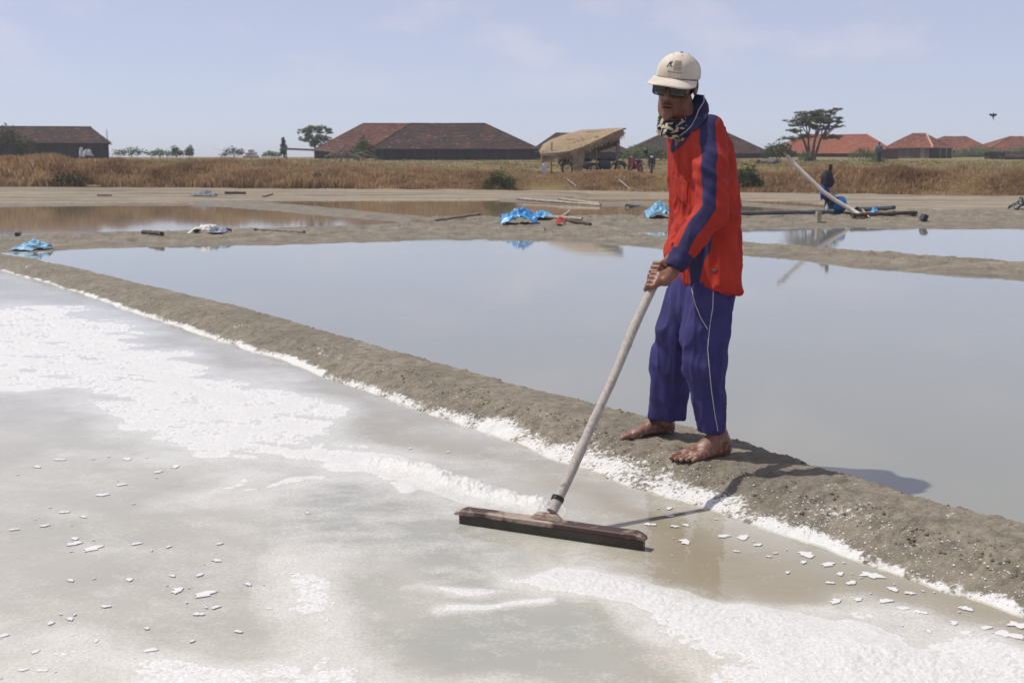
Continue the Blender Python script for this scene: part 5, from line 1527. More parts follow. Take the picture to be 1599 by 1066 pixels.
MB().torus((0, 0, .45), .25, .03, 'z', 14, 6).build('tie', WOODG, bd_)

# --- motorbikes and scooters
RUB = plain('tyre_rubber', (0.018, 0.018, 0.018), 0.8); STEEL = plain('steel', (0.35, 0.35, 0.36), 0.35, 0.5, Metallic=0.8)
BLK = plain('black_paint', (0.02, 0.02, 0.024), 0.35); REDPT = plain('red_paint', (0.32, 0.03, 0.035), 0.3, 0.5); WHT = plain('white_plastic', (0.55, 0.56, 0.58), 0.4)
DGREEN = plain('dark_tarp', (0.03, 0.045, 0.05), 0.7)
def wheel(root, x, R, w=0.05):
    t_ = MB().torus((0, 0, 0), R - w, w, 'y', 22, 8, 0.9).build('wheel', RUB, root, True); t_.location = (x, 0, R)
    h = MB().torus((0, 0, 0), R - w * 2, .012, 'y', 18, 5)
    for i in range(8):
        a = math.pi * i / 8; h.tube([(math.cos(a) * (R - w * 2), 0, math.sin(a) * (R - w * 2)), (-math.cos(a) * (R - w * 2), 0, -math.sin(a) * (R - w * 2))], .006, 4)
    h.tube([(0, -.05, 0), (0, .05, 0)], .04, 8); h.build('rim', STEEL, t_)
def scooter(u, Y, rz, label, paint, shield, helmet=False):
    root = tag(empty('scooter', tuple(spot(u, Y)), rz), label, 'scooter', 'scooters parked behind the embankment')
    wheel(root, .62, .27); wheel(root, -.58, .27)
    mb = MB()        # body: tail, seat hump, step-through, leg shield
    sec = [(-.85, .62, .07, .07), (-.65, .60, .13, .12), (-.35, .56, .16, .15), (-.1, .42, .14, .12), (.12, .34, .13, .06), (.28, .42, .15, .08), (.40, .62, .19, .10), (.46, .82, .17, .08), (.44, .95, .10, .05)]
    V = []; m = 12
    for x, z, w, h in sec:
        for j_ in range(m): a = 2 * math.pi * j_ / m; V.append((x + (0.05 * math.sin(a) if x > .3 else 0), w * math.cos(a), z + h * math.sin(a)))
    F = [(i * m + j_, i * m + (j_ + 1) % m, (i + 1) * m + (j_ + 1) % m, (i + 1) * m + j_) for i in range(len(sec) - 1) for j_ in range(m)] + [tuple(range(m)), tuple((len(sec) - 1) * m + q for q in reversed(range(m)))]
    mb.add(V, F).build('body', paint, root, True)
    MB().ball((-.36, 0, .74), (.40, .13, .07)).build('seat', BLK, root, True)
    sh = MB(); sh.add([(.50, -.12, .45), (.56, 0, .42), (.50, .12, .45), (.52, -.18, .70), (.60, 0, .70), (.52, .18, .70), (.46, -.14, .92), (.52, 0, .96), (.46, .14, .92)], [(0, 1, 4, 3), (1, 2, 5, 4), (3, 4, 7, 6), (4, 5, 8, 7)]); sh.build('leg_shield', shield, root, True)
    MB().tube([(.62, .07, .27), (.52, .07, .62)], .022, 6).tube([(.62, -.07, .27), (.52, -.07, .62)], .022, 6).tube([(.52, 0, .6), (.42, 0, 1.0)], .025, 6).build('fork', STEEL, root)
    MB().ball((.64, 0, .52), (.20, .08, .07)).build('front_fender', paint, root, True)
    MB().tube([(.34, -.34, 1.0), (.42, -.12, 1.02), (.42, .12, 1.02), (.34, .34, 1.0)], .018, 6).build('handlebar', BLK, root)
    MB().ball((.52, 0, .93), (.06, .085, .06)).build('headlight', WHT, root, True)
    for s_ in (-1, 1):
        mm_ = MB().tube([(.38, .24 * s_, 1.02), (.36, .30 * s_, 1.18)], .008, 5).build('mirror', BLK, root)
        MB().ball((.36, .32 * s_, 1.2), (.02, .06, .04)).build('mirror_glass', BLK, mm_, True)
    if helmet:
        hm = tag(empty('helmet', (0, 0, 0)), 'black helmet hanging on the mirror of the dark scooter', 'helmet')
        q = Matrix.Rotation(rz, 3, 'Z') @ Vector((.36, -.30, 1.22)); hm.location = Vector(root.location) + q
        MB().ball((0, 0, .02), (.14, .13, .14)).build('shell', BLK, hm, True)
        MB().ball((.04, 0, .0), (.115, .115, .06)).build('visor', STEEL, hm, True)
    return root
scooter(992, 62.5, math.radians(-122), 'red scooter leaning beside a darker scooter with helmet', REDPT, REDPT)
scooter(1017, 62.2, math.radians(-95), 'dark scooter with white headlight and a helmet on its mirror', BLK, BLK, True)
def motorbike(u, Y, rz, label, load):
    root = tag(empty('motorbike', tuple(spot(u, Y)), rz), label, 'motorbike', 'motorbikes under the shelter')
    wheel(root, .68, .31, .045); wheel(root, -.62, .31, .05)
    MB().tube([(.68, .08, .31), (.46, .06, .92)], .025, 6).tube([(.68, -.08, .31), (.46, -.06, .92)], .025, 6).build('fork', STEEL, root)
    MB().tube([(.45, 0, .85), (.0, 0, .72), (-.6, 0, .74)], .035, 6).tube([(.43, 0, .8), (.2, 0, .36), (-.2, 0, .33), (-.62, 0, .31)], .03, 6).tube([(-.2, 0, .33), (-.15, 0, .7)], .03, 6).build('chassis', BLK, root)
    MB().ball((.05, 0, .42), (.2, .13, .16)).build('engine', STEEL, root, True)
    MB().ball((.22, 0, .80), (.25, .13, .11)).build('fuel_tank', BLK, root, True)
    MB().ball((-.35, 0, .80), (.38, .13, .06)).build('seat', BLK, root, True)
    MB().tube([(.36, -.36, 1.02), (.46, -.1, .98), (.46, .1, .98), (.36, .36, 1.02)], .016, 6).build('handlebar', BLK, root)
    MB().ball((.56, 0, .86), (.06, .09, .09)).build('headlight', STEEL, root, True)
    fd = MB(); fd.tube([(.68 + .37 * math.cos(a), 0, .31 + .37 * math.sin(a)) for a in np.linspace(.3, 2.6, 8)], .05, 6).build('fender', BLK, root)
    if load:
        dr = tag(empty('barrel', (0, 0, 0)), 'pale grey barrel strapped across the motorbike in the shelter', 'barrel')
        dr.location = Vector(root.location) + (Matrix.Rotation(rz, 3, 'Z') @ Vector((-.12, -.30, .62))); dr.rotation_euler = (0, 0, rz)
        pts = [(-.42, 0, 0), (-.40, 0, 0), (-.2, 0, 0), (0, 0, 0), (.2, 0, 0), (.38, 0, 0), (.42, 0, 0)]
        MB().tube([(x, 0, z) for x, y, z in pts], [.22, .25, .26, .255, .26, .25, .2], 14).build('drum', plain('pale_drum', (0.30, 0.36, 0.42), 0.45), dr, True)
        for x in (-.2, .2): MB().torus((x, 0, 0), .262, .015, 'x', 18, 5).build('hoop', STEEL, dr, True)
    return root
motorbike(906, 62.3, math.radians(180), 'motorbike with a pale barrel at the shelter\'s straw end', True)
motorbike(948, 62.8, math.radians(8), 'motorbike with dark bags under the shelter beside the red scooter', False)
pb_ = tag(empty('pannier_bag', tuple(spot(943, 62.4) + np.array([0, -.25, .55]))), 'dark green pannier bag on the motorbike in the shelter', 'bag')
MB().ball((0, 0, 0), (.34, .16, .26), 12, 8, .06, 3).build('bag', DGREEN, pb_, True); MB().tube([(-.3, 0, .2), (0, -.05, .3), (.3, 0, .22)], .02, 6).build('strap', BLK, pb_)
jc = tag(empty('jerrycan', tuple(spot(849, 60.5))), 'white and pale blue plastic jerrycan by the corner of the long black-walled barn', 'jerrycan')
MB().box((0, 0, .22), (.27, .2, .44)).build('can', plain('pale_blue_plastic', (0.42, 0.52, 0.62), 0.5), jc); MB().tube([(0, 0, .44), (0, 0, .5)], [.06, .04], 8).tube([(0, 0, .5), (0, 0, .55)], .05, 8).build('lid', WHT, jc)
WSACK = plain('white_sack', (0.55, 0.55, 0.58), 0.8)
for i, (u_, dz, w_, h_, lab) in enumerate([(128, .42, .22, .78, 'narrow white cloth hung on a stake by the gabled barn'), (138, .55, .46, .50, 'wide pale white cloth hung on a stake by the gabled barn')]):
    root = tag(empty('hung_cloth', tuple(spot(u_, 101 - i))), lab, 'cloth')
    MB().tube([(0, .05, -.1), (.02, .05, dz + h_ + .1)], .03, 6).build('stake', WOODG, root)
    n_ = 12; a, q = np.meshgrid(np.linspace(-1, 1, n_), np.linspace(0, 1, n_))
    V = np.stack([a * w_ * (.6 + .4 * q) + .05 * np.sin(q * 5 + a * 3), .06 * np.sin(a * 6 + q * 3 + i) - .02, dz + h_ * (1 - q) - .10 * a * a], -1).reshape(-1, 3)
    c_ = link('cloth', mesh_np('cloth', V, grid_faces(n_, n_)), WSACK, root); c_.modifiers.new('t', 'SOLIDIFY').thickness = .012
hp_ = tag(empty('sack_heap', tuple(spot(391, 140))), 'heap of white sacks on the skyline beside rounded scrub', 'sacks')
for i, (x, y, z, a_) in enumerate([(-.55, 0, .2, .1), (.1, .1, .2, -.2), (.65, 0, .2, .2), (-.25, 0, .55, 0), (.4, .05, .55, .1), (.1, 0, .85, .2)]):
    o = MB().ball((0, 0, 0), (.42, .28, .22), 12, 8, .06, i + 4).build('sack', WSACK, hp_, True); o.location = (x, y, z); o.rotation_euler = (0, a_, a_ * 2)
o = tag(MB().ball((0, 0, .05), (.13, .1, .1), 12, 8, .12, 3).build('pale_stone', WSACK, None), 'small white stone in the grass below the conifer', 'stone'); o.location = tuple(spot(445, 63) + np.array([0, 0, .02]))
wp = tag(empty('brushwood_pile', tuple(spot(545, 100))), 'pile of pale grey brushwood and poles beside the bright green barn bush', 'brushwood')
r = np.random.default_rng(91)
for i in range(22):
    a = r.uniform(-.5, .5); x = r.normal(-.2, .7)
    MB().tube([(x - 1.0, r.normal(0, .3), .3 + r.uniform(0, 1.0)), (x, r.normal(0, .3), .55 + r.uniform(0, 1.0)), (x + 1.2, r.normal(0, .3), .1 + r.uniform(0, .5))], .03, 5).build('stick', WOODG, wp)
lg = tag(empty('long_pole', tuple(spot(492, 101))), 'long thin log lying level on the bank beside the brushwood pile', 'log')
MB().tube([(-2.8, 0, 1.15), (0, 0, 1.05), (2.6, 0, .75)], .09, 7).build('log', WOODG, lg, True); MB().tube([(-2.4, 0, 0), (-2.4, 0, 1.1)], .06, 6).tube([(2.2, 0, -.1), (2.2, 0, .8)], .06, 6).build('prop', WOODG, lg)
rk = tag(MB().ball((0, 0, 0), (.8, .5, .22), 18, 10, .22, 9).build('rubble_heap', plain('grey_rubble', (0.13, 0.12, 0.11), 0.95, .2, .4, 9), None), 'grey rubble heap in the field grass left of the flat-topped tree', 'rubble'); rk.location = tuple(spot(1200, 84) + np.array([0, 0, .12]))

# --- far person half hidden by the field grass
pf = spot(1372, 96)
pp = tag(empty('person', tuple(pf)), 'distant person in teal shirt standing by the grey green bush', 'person')
f = Field((-.35, -.25, -.05), (.35, .25, 1.65), 0.02)
f.ell((0, 0, 1.12), (.19, .12, .30)); f.cone((0, 0, 1.35), (0, 0, 1.48), .06, .055, .03); f.ell((0, 0, 1.54), (.08, .09, .11), None, .02)
for s_ in (-1, 1):
    f.chain([(s_ * .19, 0, 1.33), (s_ * .25, .02, 1.06), (s_ * .18, -.12, .86)], [.055, .045, .035], .03); f.chain([(s_ * .09, 0, .86), (s_ * .1, -.02, .46), (s_ * .1, 0, .04)], [.085, .06, .045], .03); f.cone((s_ * .1, 0, .03), (s_ * .1, -.12, .02), .04, .035, .02)
V, F = f.mesh(); link('body', mesh_np('body', V, F), plain('dark_skin', (0.12, 0.06, 0.04), 0.6), pp)
f = Field((-.4, -.3, .6), (.4, .3, 1.5), 0.02); f.ell((0, 0, 1.10), (.21, .14, .32))
for s_ in (-1, 1): f.cone((s_ * .19, 0, 1.33), (s_ * .25, .02, 1.08), .07, .06, .03)
V, F = f.mesh(); link('shirt', mesh_np('shirt', V, F), plain('teal_cloth', (0.05, 0.14, 0.20), 0.9), pp)
f = Field((-.25, -.25, .0), (.25, .25, 1.0), 0.02)
for s_ in (-1, 1): f.chain([(s_ * .09, 0, .86), (s_ * .1, -.02, .46), (s_ * .1, 0, .10)], [.105, .08, .07], .03)
V, F = f.mesh(); link('trousers', mesh_np('trousers', V, F), plain('dark_cloth', (0.03, 0.03, 0.04), 0.9), pp)
MB().ball((0, 0.01, 1.6), (.1, .11, .09)).build('hair', plain('black_hair', (0.012, 0.010, 0.009), 0.6), pp, True)

# --- bird
bz_ = P(1551, 181, 70.0)
bird = tag(empty('bird', tuple(bz_)), 'small dark bird flying above the orange roofs', 'bird')
BIRD = plain('bird_dark', (0.015, 0.015, 0.018), 0.8)
f = Field((-.25, -.15, -.35), (.25, .15, .2), 0.01)
f.ell((0, 0, 0), (.05, .06, .13)); f.ell((0.0, -.02, .13), (.035, .04, .04), None, .03); f.cone((0, 0, -.1), (0.05, 0, -.26), .03, .012, .02)
V, F = f.mesh(); link('body', mesh_np('body', V, F), BIRD, bird)
for s_ in (-1, 1):
    mb = MB(); mb.add([(s_ * .03, 0, .08), (s_ * .17, .03, .13), (s_ * .24, .05, .06), (s_ * .12, .03, -.02), (s_ * .03, 0, -.04), (s_ * .03, .012, .02)], [(0, 1, 2, 3, 4)]); w_ = mb.build('wing', BIRD, bird)
    q = w_.modifiers.new('t', 'SOLIDIFY'); q.thickness = .012

# ---------------------------------------------------------------- things on the bunds
def bund_hit(u, v):
    """first surface of a bund or the ground seen along the pixel"""
    best = None
    for t in TREES:
        h = t.ray_cast(Vector((0, 0, CAMZ)), ray(u, v))
        if h[0] is not None and (best is None or h[3] < best[1]): best = (h[0], h[3])
    return np.array(best[0]) if best else G(u, v, 0.1)
TREES = []
for o in list(bpy.data.objects):
    if o.type == 'MESH' and o.name.split('.')[0] in ('mud_bund', 'ground') and o.name != 'mud_bund':
        me = o.data; n = len(me.vertices); co = np.empty(n * 3, np.float32); me.vertices.foreach_get('co', co)
        pv = np.empty(len(me.loops), np.int32); me.loops.foreach_get('vertex_index', pv)
        TREES.append(BVHTree.FromPolygons(co.reshape(-1, 3).tolist(), pv.reshape(-1, 4).tolist()))
def surf_z(x, y):
    z = 0.0
    for t in TREES:
        h = t.ray_cast(Vector((x, y, 5)), Vector((0, 0, -1)))
        if h[0] is not None: z = max(z, h[0].z)
    return z
b = NB('blue_tarp'); n = b.noise(5, 4, 0.6, b.obj())
BTARP = b.done(b.pr(b.mix(b.rng(n, .4, .6), (0.02, 0.17, 0.42), (0.06, 0.33, 0.62)), 0.35, 0.5, b.bump(n, .5, .05)))
b = NB('pale_blue_tarp'); n = b.noise(5, 4, 0.6, b.obj())
PTARP = b.done(b.pr(b.mix(b.rng(n, .4, .6), (0.09, 0.27, 0.42), (0.20, 0.42, 0.56)), 0.45, 0.5, b.bump(n, .5, .05)))
b = NB('white_tarp'); n = b.noise(4, 4, 0.6, b.obj())
WTARP = b.done(b.pr(b.mix(b.rng(n, .5, .56), (0.52, 0.51, 0.48), (0.16, 0.19, 0.25)), 0.5, 0.4, b.bump(n, .5, .05)))
def sheet(name, label, u, v, w, d, h, m, seed, cat='tarp', yaw=0.0):
    """crumpled plastic sheet lying in a heap"""
    p = bund_hit(u, v); n_ = 34
    a, b_ = np.meshgrid(np.linspace(-1, 1, n_), np.linspace(-1, 1, n_))
    rr = np.hypot(a, b_ * .9)
    rid = 1 - np.abs(fbm(a * 1.7 + seed, b_ * 1.7, 3, seed) * 2 - 1); rid2 = 1 - np.abs(fbm(a * 4 + seed, b_ * 4, 2, seed + 3) * 2 - 1)
    z = h * np.clip(1 - rr * .85, 0, 1) ** .7 * (.35 + .9 * rid ** 2) + h * .18 * rid2 ** 2
    x = a * w / 2 * (1 + .35 * (fbm(a * 1.4, b_ * 1.4 + 5, 2, seed + 7) - .5)) + .06 * w * (fbm(a * 5, b_ * 5, 2, seed + 9) - .5); y = b_ * d / 2 * (1 + .4 * (fbm(a * 1.4 + 3, b_ * 1.4, 2, seed + 8) - .5))
    ca, sa = math.cos(yaw), math.sin(yaw); X = x * ca - y * sa; Y = x * sa + y * ca
    base = np.array([surf_z(p[0] + xx, p[1] + yy) for xx, yy in zip(X.ravel(), Y.ravel())]).reshape(X.shape)
    V = np.stack([X, Y, base - p[2] + z + 0.01], -1).reshape(-1, 3)
    o = tag(link(name, mesh_np(name, V, grid_faces(n_, n_)), m), label, cat); o.location = tuple(p)
    q = o.modifiers.new('thick', 'SOLIDIFY'); q.thickness = .004
    return o
sheet('blue_tarp', 'crumpled bright blue tarp on the mud bund beside a red bag', 811, 349, .78, .7, .30, BTARP, 3)
sheet('blue_tarp', 'narrow blue plastic strip beside the crumpled bright blue tarp', 845, 341, .55, .4, .14, BTARP, 5)
sheet('blue_tarp', 'light blue plastic sheet over a pipe end, just in front of the man', 1029, 337, .70, .6, .28, PTARP, 7)
sheet('blue_tarp', 'light blue plastic sheet at the pond corner where the long bund starts', 58, 389, .42, .4, .13, PTARP, 9)
sheet('blue_tarp', 'trailing scrap of light blue plastic at the pond corner', 37, 391, .38, .25, .05, PTARP, 11)
sheet('white_tarp', 'dirty white plastic sheet heaped on the bund of the brown pond', 328, 364, .72, .5, .15, WTARP, 13)
sheet('grey_rag', 'grey rag heap on the far mud bank beyond the brown pond', 318, 306, 1.0, .8, .22, plain('grey_rag', (0.16, 0.18, 0.20), .8), 15, 'rag')
sheet('red_bag', 'small red plastic bag on the bund beside the blue tarp', 876, 352, .20, .18, .16, plain('red_plastic', (0.50, 0.05, 0.04), .4), 17, 'bag')
WOODP = plain('pale_wood', (0.34, 0.29, 0.235), 0.85, 0.2, 0.3, 6); WOODK = plain('dark_wood', (0.09, 0.07, 0.055), 0.9, 0.2, 0.35, 6)
def lying(name, label, pa, pb, rad, m, cat, lift=(0, 0), n=9, group=None):
    a = bund_hit(*pa); b_ = bund_hit(*pb); a[2] += rad * .8 + lift[0]; b_[2] += rad * .8 + lift[1]
    c_ = (a + b_) / 2; pts = []
    rr = random.Random(int(pa[0]))
    for t in np.linspace(0, 1, n):
        p = a + (b_ - a) * t; pts.append(Vector(p - c_) + Vector((0, 0, rr.uniform(-.15, .15) * rad)))
    o = tag(MB().tube(pts, [rad * rr.uniform(.85, 1.1) for _ in pts], 8).build(name, m, None, True), label, cat, group); o.location = tuple(c_)
    return o
lying('pole', 'thin grey pole lying on the bund left of the bright blue tarp', (680, 346), (750, 340), .03, WOODG, 'pole', (0, .06))
lying('plank', 'pale plank end propped on the bund near the red bag', (874, 343), (893, 334), .045, WOODP, 'plank', (.0, .10))
lying('plank', 'pale flat plank lying on the bund right of the blue strip', (852, 344), (909, 346), .04, WOODP, 'plank', (.05, .03))
lying('log', 'dark rotten log lying on the bund behind the red bag', (884, 346), (922, 352), .038, WOODK, 'log')
lying('log', 'short dark log on the bund beside the white plastic sheet', (224, 365), (253, 368), .045, WOODK, 'log')
lying('log', 'dark stump of wood at the corner of the brown pond', (26, 369), (40, 364), .038, WOODK, 'log')
lying('plank', 'grey board lying flat on the bund right of the white plastic sheet', (398, 360), (475, 364), .028, WOODG, 'plank')
lying('bamboo_pole', 'long pale pole lying along the narrow far bund', (808, 312), (938, 322), .05, WOODP, 'pole', group='pale poles on the far bund')
lying('bamboo_pole', 'second pale pole crossing the long pale pole on the narrow far bund', (872, 316), (936, 320.5), .04, WOODP, 'pole', (.10, .02))
lying('plank', 'dark board on the far mud bank beside the grey rag heap', (351, 303), (384, 303), .06, WOODK, 'plank')
lying('plank', 'pale board tilted on the shore of the brown pond right of the dark board', (411, 308), (425, 304), .05, WOODP, 'plank')
lying('plank', 'whitish board at the foot of the grass below the gabled barn', (135, 292), (158, 292), .05, WOODP, 'plank')
lying('stick', 'thin dark stick on the far bank left of the grey rag heap', (152, 306), (175, 306), .03, WOODK, 'stick')
lying('pole', 'bleached stick leaning on the embankment foot behind the scooters', (965, 289), (985, 297), .04, WOODP, 'pole', (.25, 0))
lying('pole', 'second bleached stick lying flat below the leaning one', (980, 296), (1005, 299), .035, WOODP, 'pole')
lying('pole', 'bleached stick on the path up the embankment', (885, 285), (900, 292), .035, WOODP, 'pole', (.15, 0))
lying('pipe', 'dark pipe stub beneath the light blue plastic sheet', (979, 329), (1020, 330), .065, plain('grey_pipe', (0.12, 0.115, 0.11), .6), 'pipe', (.10, .10))
lying('pipe', 'long grey pipe running along the bund to the pump', (1090, 341), (1300, 337), .055, plain('grey_pipe2', (0.10, 0.10, 0.11), .55), 'pipe', (.06, .06), 15)
lying('pipe', 'black pipe on the bund right of the pump', (1338, 332), (1396, 329), .06, BLK, 'pipe', (.03, .03))
lying('pipe', 'dark hose on the bund below the black pipe', (1330, 340), (1430, 336), .05, WOODK, 'pipe', (.02, .02), 13)
lying('stick', 'pale stick lying on the bund left of the pump bottle', (1232, 334), (1278, 333), .03, WOODP, 'stick', (.02, .02))
lying('stick', 'thin pale stick leaning beside the foot of the white pump pole', (1346, 334), (1358, 341), .02, WOODP, 'stick', (.1, 0))
o = sheet('black_bag', 'black plastic heap on the bund at the right edge', 1597, 327, .7, .6, .3, BLK, 19, 'bag')
for i, (u_, v_, w_) in enumerate([(1365, 334, .25), (1280, 331.5, .0)]):
    if w_: sheet('blue_rag', 'small blue rag on the hose right of the pump', u_, v_, w_, w_, .14, BTARP, 21, 'rag')
# low wooden sluice post in the near face of the pump bund
sl = bund_hit(1277, 347)
po = tag(MB().box((0, 0, 0), (.10, .16, .36)).build('sluice_post', WOODP, None), 'short square wooden post at the water below the pump', 'post'); po.location = (sl[0], sl[1] - .05, .13)
sg = bund_hit(1442, 345)
po = tag(MB().box((0, 0, 0), (.10, .25, .14), Matrix.Rotation(.4, 3, 'Y')).build('sluice_pipe', BLK, None), 'dark drain box sticking from the bund right of the pump', 'drain'); po.location = (sg[0], sg[1] - .02, .16)

# --- pump: post with cloths, blue drum, engine, white sweep pole
Yp = 30.3
pg = np.array([(1289 - 799.5) / FPX * (Yp * CP + .15), Yp, 0.0]); pg[2] = surf_z(pg[0], pg[1])
pk = Yp * CP / FPX
pump = tag(empty('water_pump', tuple(pg)), 'small engine pump with blue drum and post on the mud bund', 'pump')
pz = lambda v_: zat(v_, Yp) - pg[2]; px_ = lambda u_: (u_ - 1289) * pk
MB().tube([(px_(1289), 0, -.1), (px_(1291), 0, pz(300)), (px_(1295), 0, pz(257))], .045, 8).build('post', WOODK, pump, True)
MB().tube([(px_(1291), .2, 0), (px_(1295), .05, pz(305))], .03, 6).build('brace', WOODK, pump, True)
db = MB(); db.tube([(px_(1300), -.05, .24), (px_(1303), -.05, .24), (px_(1310), -.05, .24), (px_(1315), -.05, .24), (px_(1318.5), -.05, .24)], [.16, .20, .205, .20, .16], 16).build('blue_drum', plain('blue_paint', (0.015, 0.13, 0.34), .35), pump, True)
en = MB().box((px_(1296), .02, .18), (.16, .24, .26)).box((px_(1296), .02, .36), (.10, .18, .12)).build('engine', plain('engine_metal', (0.05, 0.07, 0.09), .5), pump)
MB().tube([(px_(1296), -.12, .42), (px_(1300), -.12, .5), (px_(1305), -.1, .52)], .03, 6).build('exhaust', STEEL, en, True)
MB().box((px_(1303), 0, .02), (.75, .35, .05)).build('base_plank', WOODK, pump)
MB().tube([(px_(1293), .05, pz(308)), (px_(1312), .05, pz(312))], .04, 6).tube([(px_(1297), .05, pz(305)), (px_(1312), .08, pz(316))], .05, 6).build('belt_guard', plain('rust', (0.14, 0.05, 0.03), .8), pump, True)
def cloth_on(name, label, u0, u1, v0, v1, m, seed):
    n_ = 18; a, q = np.meshgrid(np.linspace(0, 2 * math.pi, n_), np.linspace(0, 1, n_))
    cxx = px_((u0 + u1) / 2); R = (u1 - u0) / 2 * pk
    fold = 1 + .25 * np.sin(a * 4 + seed) * q + .3 * (fbm(a * 1.2, q * 3, 3, seed) - .5)
    bul = np.sin(np.clip(q * 1.25 + .12, 0, 1.5) * 1.9) ** .6
    V = np.stack([cxx + R * np.cos(a) * fold * bul, R * .75 * np.sin(a) * fold * bul, pz(v0) + (pz(v1) - pz(v0)) * (q + .06 * np.sin(a * 3 + seed) * q)], -1).reshape(-1, 3)
    o = tag(link(name, mesh_np(name, V, grid_faces(n_, n_)), m), label, 'cloth'); o.location = tuple(pg); o.modifiers.new('t', 'SOLIDIFY').thickness = .01
    return o
cloth_on('black_cloth', 'black jacket hung over the top of the pump post', 1281, 1299, 266, 291, plain('black_cloth', (0.02, 0.021, 0.028), .85), 3)
cloth_on('blue_cloth', 'blue cloth hung on the pump post below the black jacket', 1280, 1293, 288, 312, plain('blue_cloth', (0.02, 0.05, 0.24), .85), 5)
wpz = tag(empty('sweep_pole', tuple(pg)), 'long curved white pole leaning across the pump post', 'pole')
bend = [(1220, 238), (1228, 243), (1240, 257), (1253, 271), (1266, 284), (1281, 299), (1300, 313), (1320, 325), (1336, 335)]
yy = np.linspace(.25, -.45, len(bend))
WPOLE = plain('white_pole', (0.58, 0.52, 0.47), .55, .4, .12, 3)
rad_ = [.03, .048, .052, .055, .056, .056, .056, .054, .052]
MB().tube([(px_(u_), y, pz(v_)) for (u_, v_), y in zip(bend[1:], yy[1:])], rad_[1:], 8).build('pole', WPOLE, wpz, True)
MB().tube([(px_(u_), y, pz(v_)) for (u_, v_), y in zip(bend[:2], yy[:2])], [.025, .04], 8).build('dark_tip', WOODK, wpz, True)
MB().tube([(px_(1334), -.44, pz(333)), (px_(1337), -.47, pz(340))], .06, 8).build('foot_socket', plain('pale_pvc', (0.50, 0.52, 0.55), .4), wpz, True)
bt = tag(empty('water_bottle', (pg[0] + px_(1287), pg[1] - .25, surf_z(pg[0] + px_(1287), pg[1] - .25))), 'pale blue plastic water bottle beside the pump post', 'bottle')
MB().tube([(0, 0, 0), (0, 0, .02), (0, 0, .17), (0, 0, .21), (0, 0, .23)], [.036, .042, .042, .02, .018], 10).build('bottle', plain('bottle_plastic', (0.36, 0.55, 0.66), .25), bt, True); MB().tube([(0, 0, .23), (0, 0, .25)], .02, 8).build('cap', WHT, bt)

# ---------------------------------------------------------------- small things in the foreground
# loose clods and salt lumps on the long bund
r = np.random.default_rng(101)
def lumps(name, n, pick, smin, smax, m, seed, label, cat, parent=None):
    rr_ = np.random.default_rng(seed); Vs = []; Fs = []
    base = np.array([(1, 0, 0), (-1, 0, 0), (0, 1, 0), (0, -1, 0), (0, 0, 1), (0, 0, -1)], float)
    tri = np.array([(0, 2, 4), (2, 1, 4), (1, 3, 4), (3, 0, 4), (2, 0, 5), (1, 2, 5), (3, 1, 5), (0, 3, 5)])
    c = 0
    for x, y in pick(rr_, n):
        z = b1_z(x, y)
        if z < 0.004: continue
        s = smin * (smax / smin) ** rr_.uniform() ** 2.2
        V = base * s * rr_.uniform(.6, 1.2, (6, 3)) * np.array([1, 1, .7]); a = rr_.uniform(0, 6.28); R2 = np.array([[math.cos(a), -math.sin(a), 0], [math.sin(a), math.cos(a), 0], [0, 0, 1]])
        Vs.append(V @ R2.T + np.array([x, y, z + s * .15])); Fs.append(tri + c * 6); c += 1
    return tag(link(name, mesh_np(name, np.concatenate(Vs), np.concatenate(Fs), False), m, parent), label, cat, kind='stuff')
def along(lo, hi):
    def f(rr_, n):
        i = rr_.integers(0, len(ucol), n); i = i[(ucol[i] > -40) & (ucol[i] < 1700)]
        t_ = rr_.uniform(lo, hi, len(i)); q = na[i] * (1 - t_[:, None]) + fb[i] * t_[:, None]
        return q + rr_.normal(0, .01, q.shape)
    return f
CLOD = plain('clod', (0.17, 0.14, 0.10), .95, .2, .35, 30); GRAIN = plain('salt_grain', (0.60, 0.595, 0.57), .5, .4, .08, 30)
lumps('mud_clods', 1300, along(.2, .5), .003, .012, CLOD, 103, 'loose clods scattered on the long mud bund', 'clods')
lumps('mud_clods', 900, along(.84, 1.0), .003, .014, CLOD, 104, 'loose clods along the pond side of the long mud bund', 'clods')
lumps('salt_grains', 3800, along(.0, .34), .0015, .006, GRAIN, 105, 'salt crumbs scattered on the brine side of the bund', 'salt')
# thin rafts of salt floating on the brine
FLK = plain('salt_raft', (0.62, 0.615, 0.60), .6, .4, .06, 40)
kinds = []
for i in range(7):
    n_ = 14; rr_ = random.Random(i); V = [(0, 0, .0010)]
    for j_ in range(n_):
        a = 2 * math.pi * j_ / n_; q = 1 + .3 * math.sin(2 * a + i) + .2 * math.sin(5 * a + 2 * i) + rr_.uniform(-.3, .3); V.append((math.cos(a) * q, math.sin(a) * q * .8, .0007))
    for j_ in range(n_): V.append((V[1 + j_][0] * 1.10, V[1 + j_][1] * 1.10, -.0008))
    F = [(0, 1 + j_, 1 + (j_ + 1) % n_) for j_ in range(n_)] + [(1 + j_, 1 + n_ + j_, 1 + n_ + (j_ + 1) % n_, 1 + (j_ + 1) % n_) for j_ in range(n_)]
    mb = MB(); mb.add(V, F); me = bpy.data.meshes.new('salt_raft'); me.from_pydata(mb.v, [], mb.f); me.materials.append(FLK); kinds.append(me)
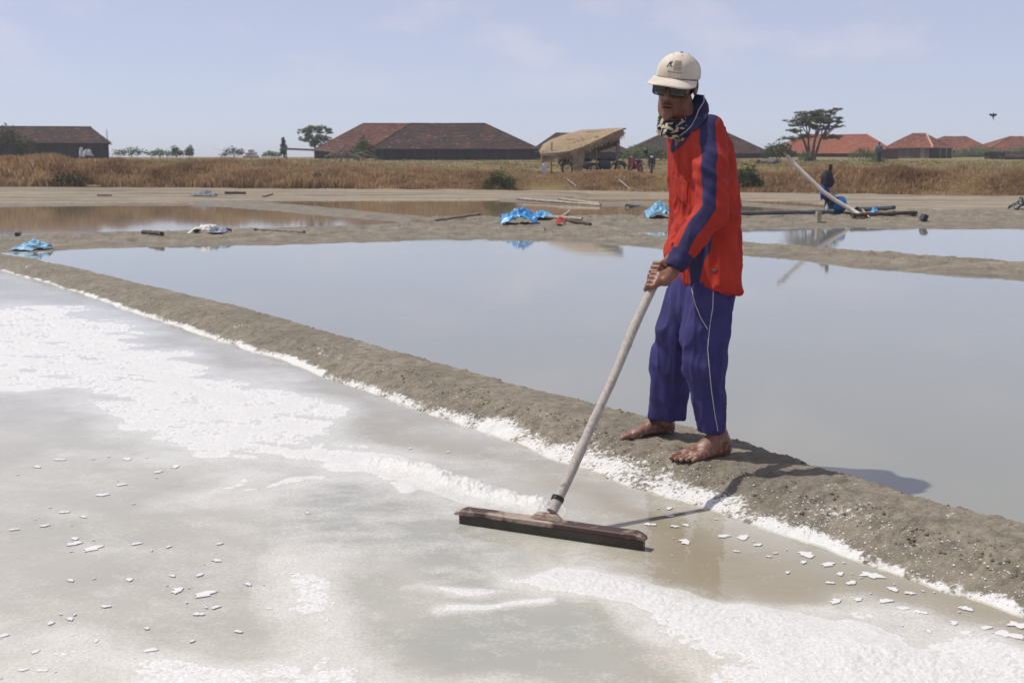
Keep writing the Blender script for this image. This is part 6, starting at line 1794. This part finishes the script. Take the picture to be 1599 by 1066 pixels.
SPOTS = [(1045, 793, 8), (1046, 805, 8), (1015, 818, 11), (1053, 821, 9), (1072, 819, 9), (1070, 845, 14), (1130, 836, 12), (1160, 838, 15), (1184, 850, 9), (1150, 860, 6), (1200, 868, 6), (1262, 865, 20), (1255, 877, 8), (1293, 880, 14), (1312, 895, 9), (1330, 909, 12), (1296, 909, 8), (1360, 897, 22), (1396, 919, 13), (1305, 938, 13), (1340, 935, 10), (1383, 937, 13), (1410, 949, 12), (1437, 955, 12), (1420, 925, 10), (1510, 949, 14), (1490, 972, 10), (1508, 987, 12), (1540, 979, 11), (1507, 1006, 12), (1575, 990, 22), (1590, 975, 20), (1560, 1010, 16), (1450, 985, 7), (1335, 958, 7), (1230, 893, 6), (1211, 863, 5),
         (93, 717, 10), (58, 728, 9), (200, 716, 12), (274, 728, 11), (247, 736, 9), (190, 756, 9), (160, 772, 12), (100, 799, 9), (130, 806, 8), (118, 840, 10), (116, 848, 13), (145, 855, 18), (213, 848, 9), (70, 820, 9), (22, 826, 8), (338, 874, 10), (203, 904, 10), (277, 921, 14), (320, 926, 20), (337, 947, 9), (165, 946, 9), (310, 958, 10), (109, 965, 9), (80, 972, 9), (4, 992, 10), (55, 1017, 8), (235, 1014, 12), (222, 1037, 9), (372, 985, 8), (387, 911, 9), (270, 898, 8), (312, 897, 8), (343, 848, 7), (263, 853, 6), (36, 1045, 9), (65, 1046, 10), (110, 905, 8), (230, 980, 7), (150, 1000, 7), (300, 1000, 6), (420, 950, 6), (455, 895, 6),
         (585, 728, 7), (480, 800, 6), (530, 690, 6), (640, 700, 5), (700, 705, 5)]
r = np.random.default_rng(107)
for u_, v_, s_ in list(SPOTS):
    for _ in range(1 if s_ > 8 else 0): SPOTS.append((u_ + r.normal(0, 34), v_ + r.normal(0, 13), r.uniform(2.0, 4.0)))
for i, (u_, v_, s_) in enumerate(SPOTS):
    p = G(u_, v_, -0.0003)
    if v_ < np.interp(u_, NEAR1[:, 0], NEAR1[:, 1]) + 6: continue
    o = bpy.data.objects.new('salt_raft', kinds[i % 7]); COL.objects.link(o); o.parent = brine
    k_ = s_ * np.linalg.norm(p - np.array([0, 0, CAMZ])) / FPX * .62
    o.location = tuple(p); o.scale = (k_, k_ * 1.15, 1.0); o.rotation_euler = (0, 0, r.uniform(-.5, .5))

# ---------------------------------------------------------------- dry-season haze
hz_m = bpy.data.materials.new('haze'); hz_m.use_nodes = True; ht = hz_m.node_tree; ht.nodes.clear()
ho = ht.nodes.new('ShaderNodeOutputMaterial'); hv = ht.nodes.new('ShaderNodeVolumePrincipled')
hv.inputs['Color'].default_value = (0.88, 0.90, 0.96, 1); hv.inputs['Density'].default_value = 0.0008; hv.inputs['Anisotropy'].default_value = 0.2
ht.links.new(hv.outputs[0], ho.inputs['Volume'])
haze = tag(MB().box((0, 2450, 5.0), (7400, 5300, 14.0)).build('haze', hz_m), kind='stuff')
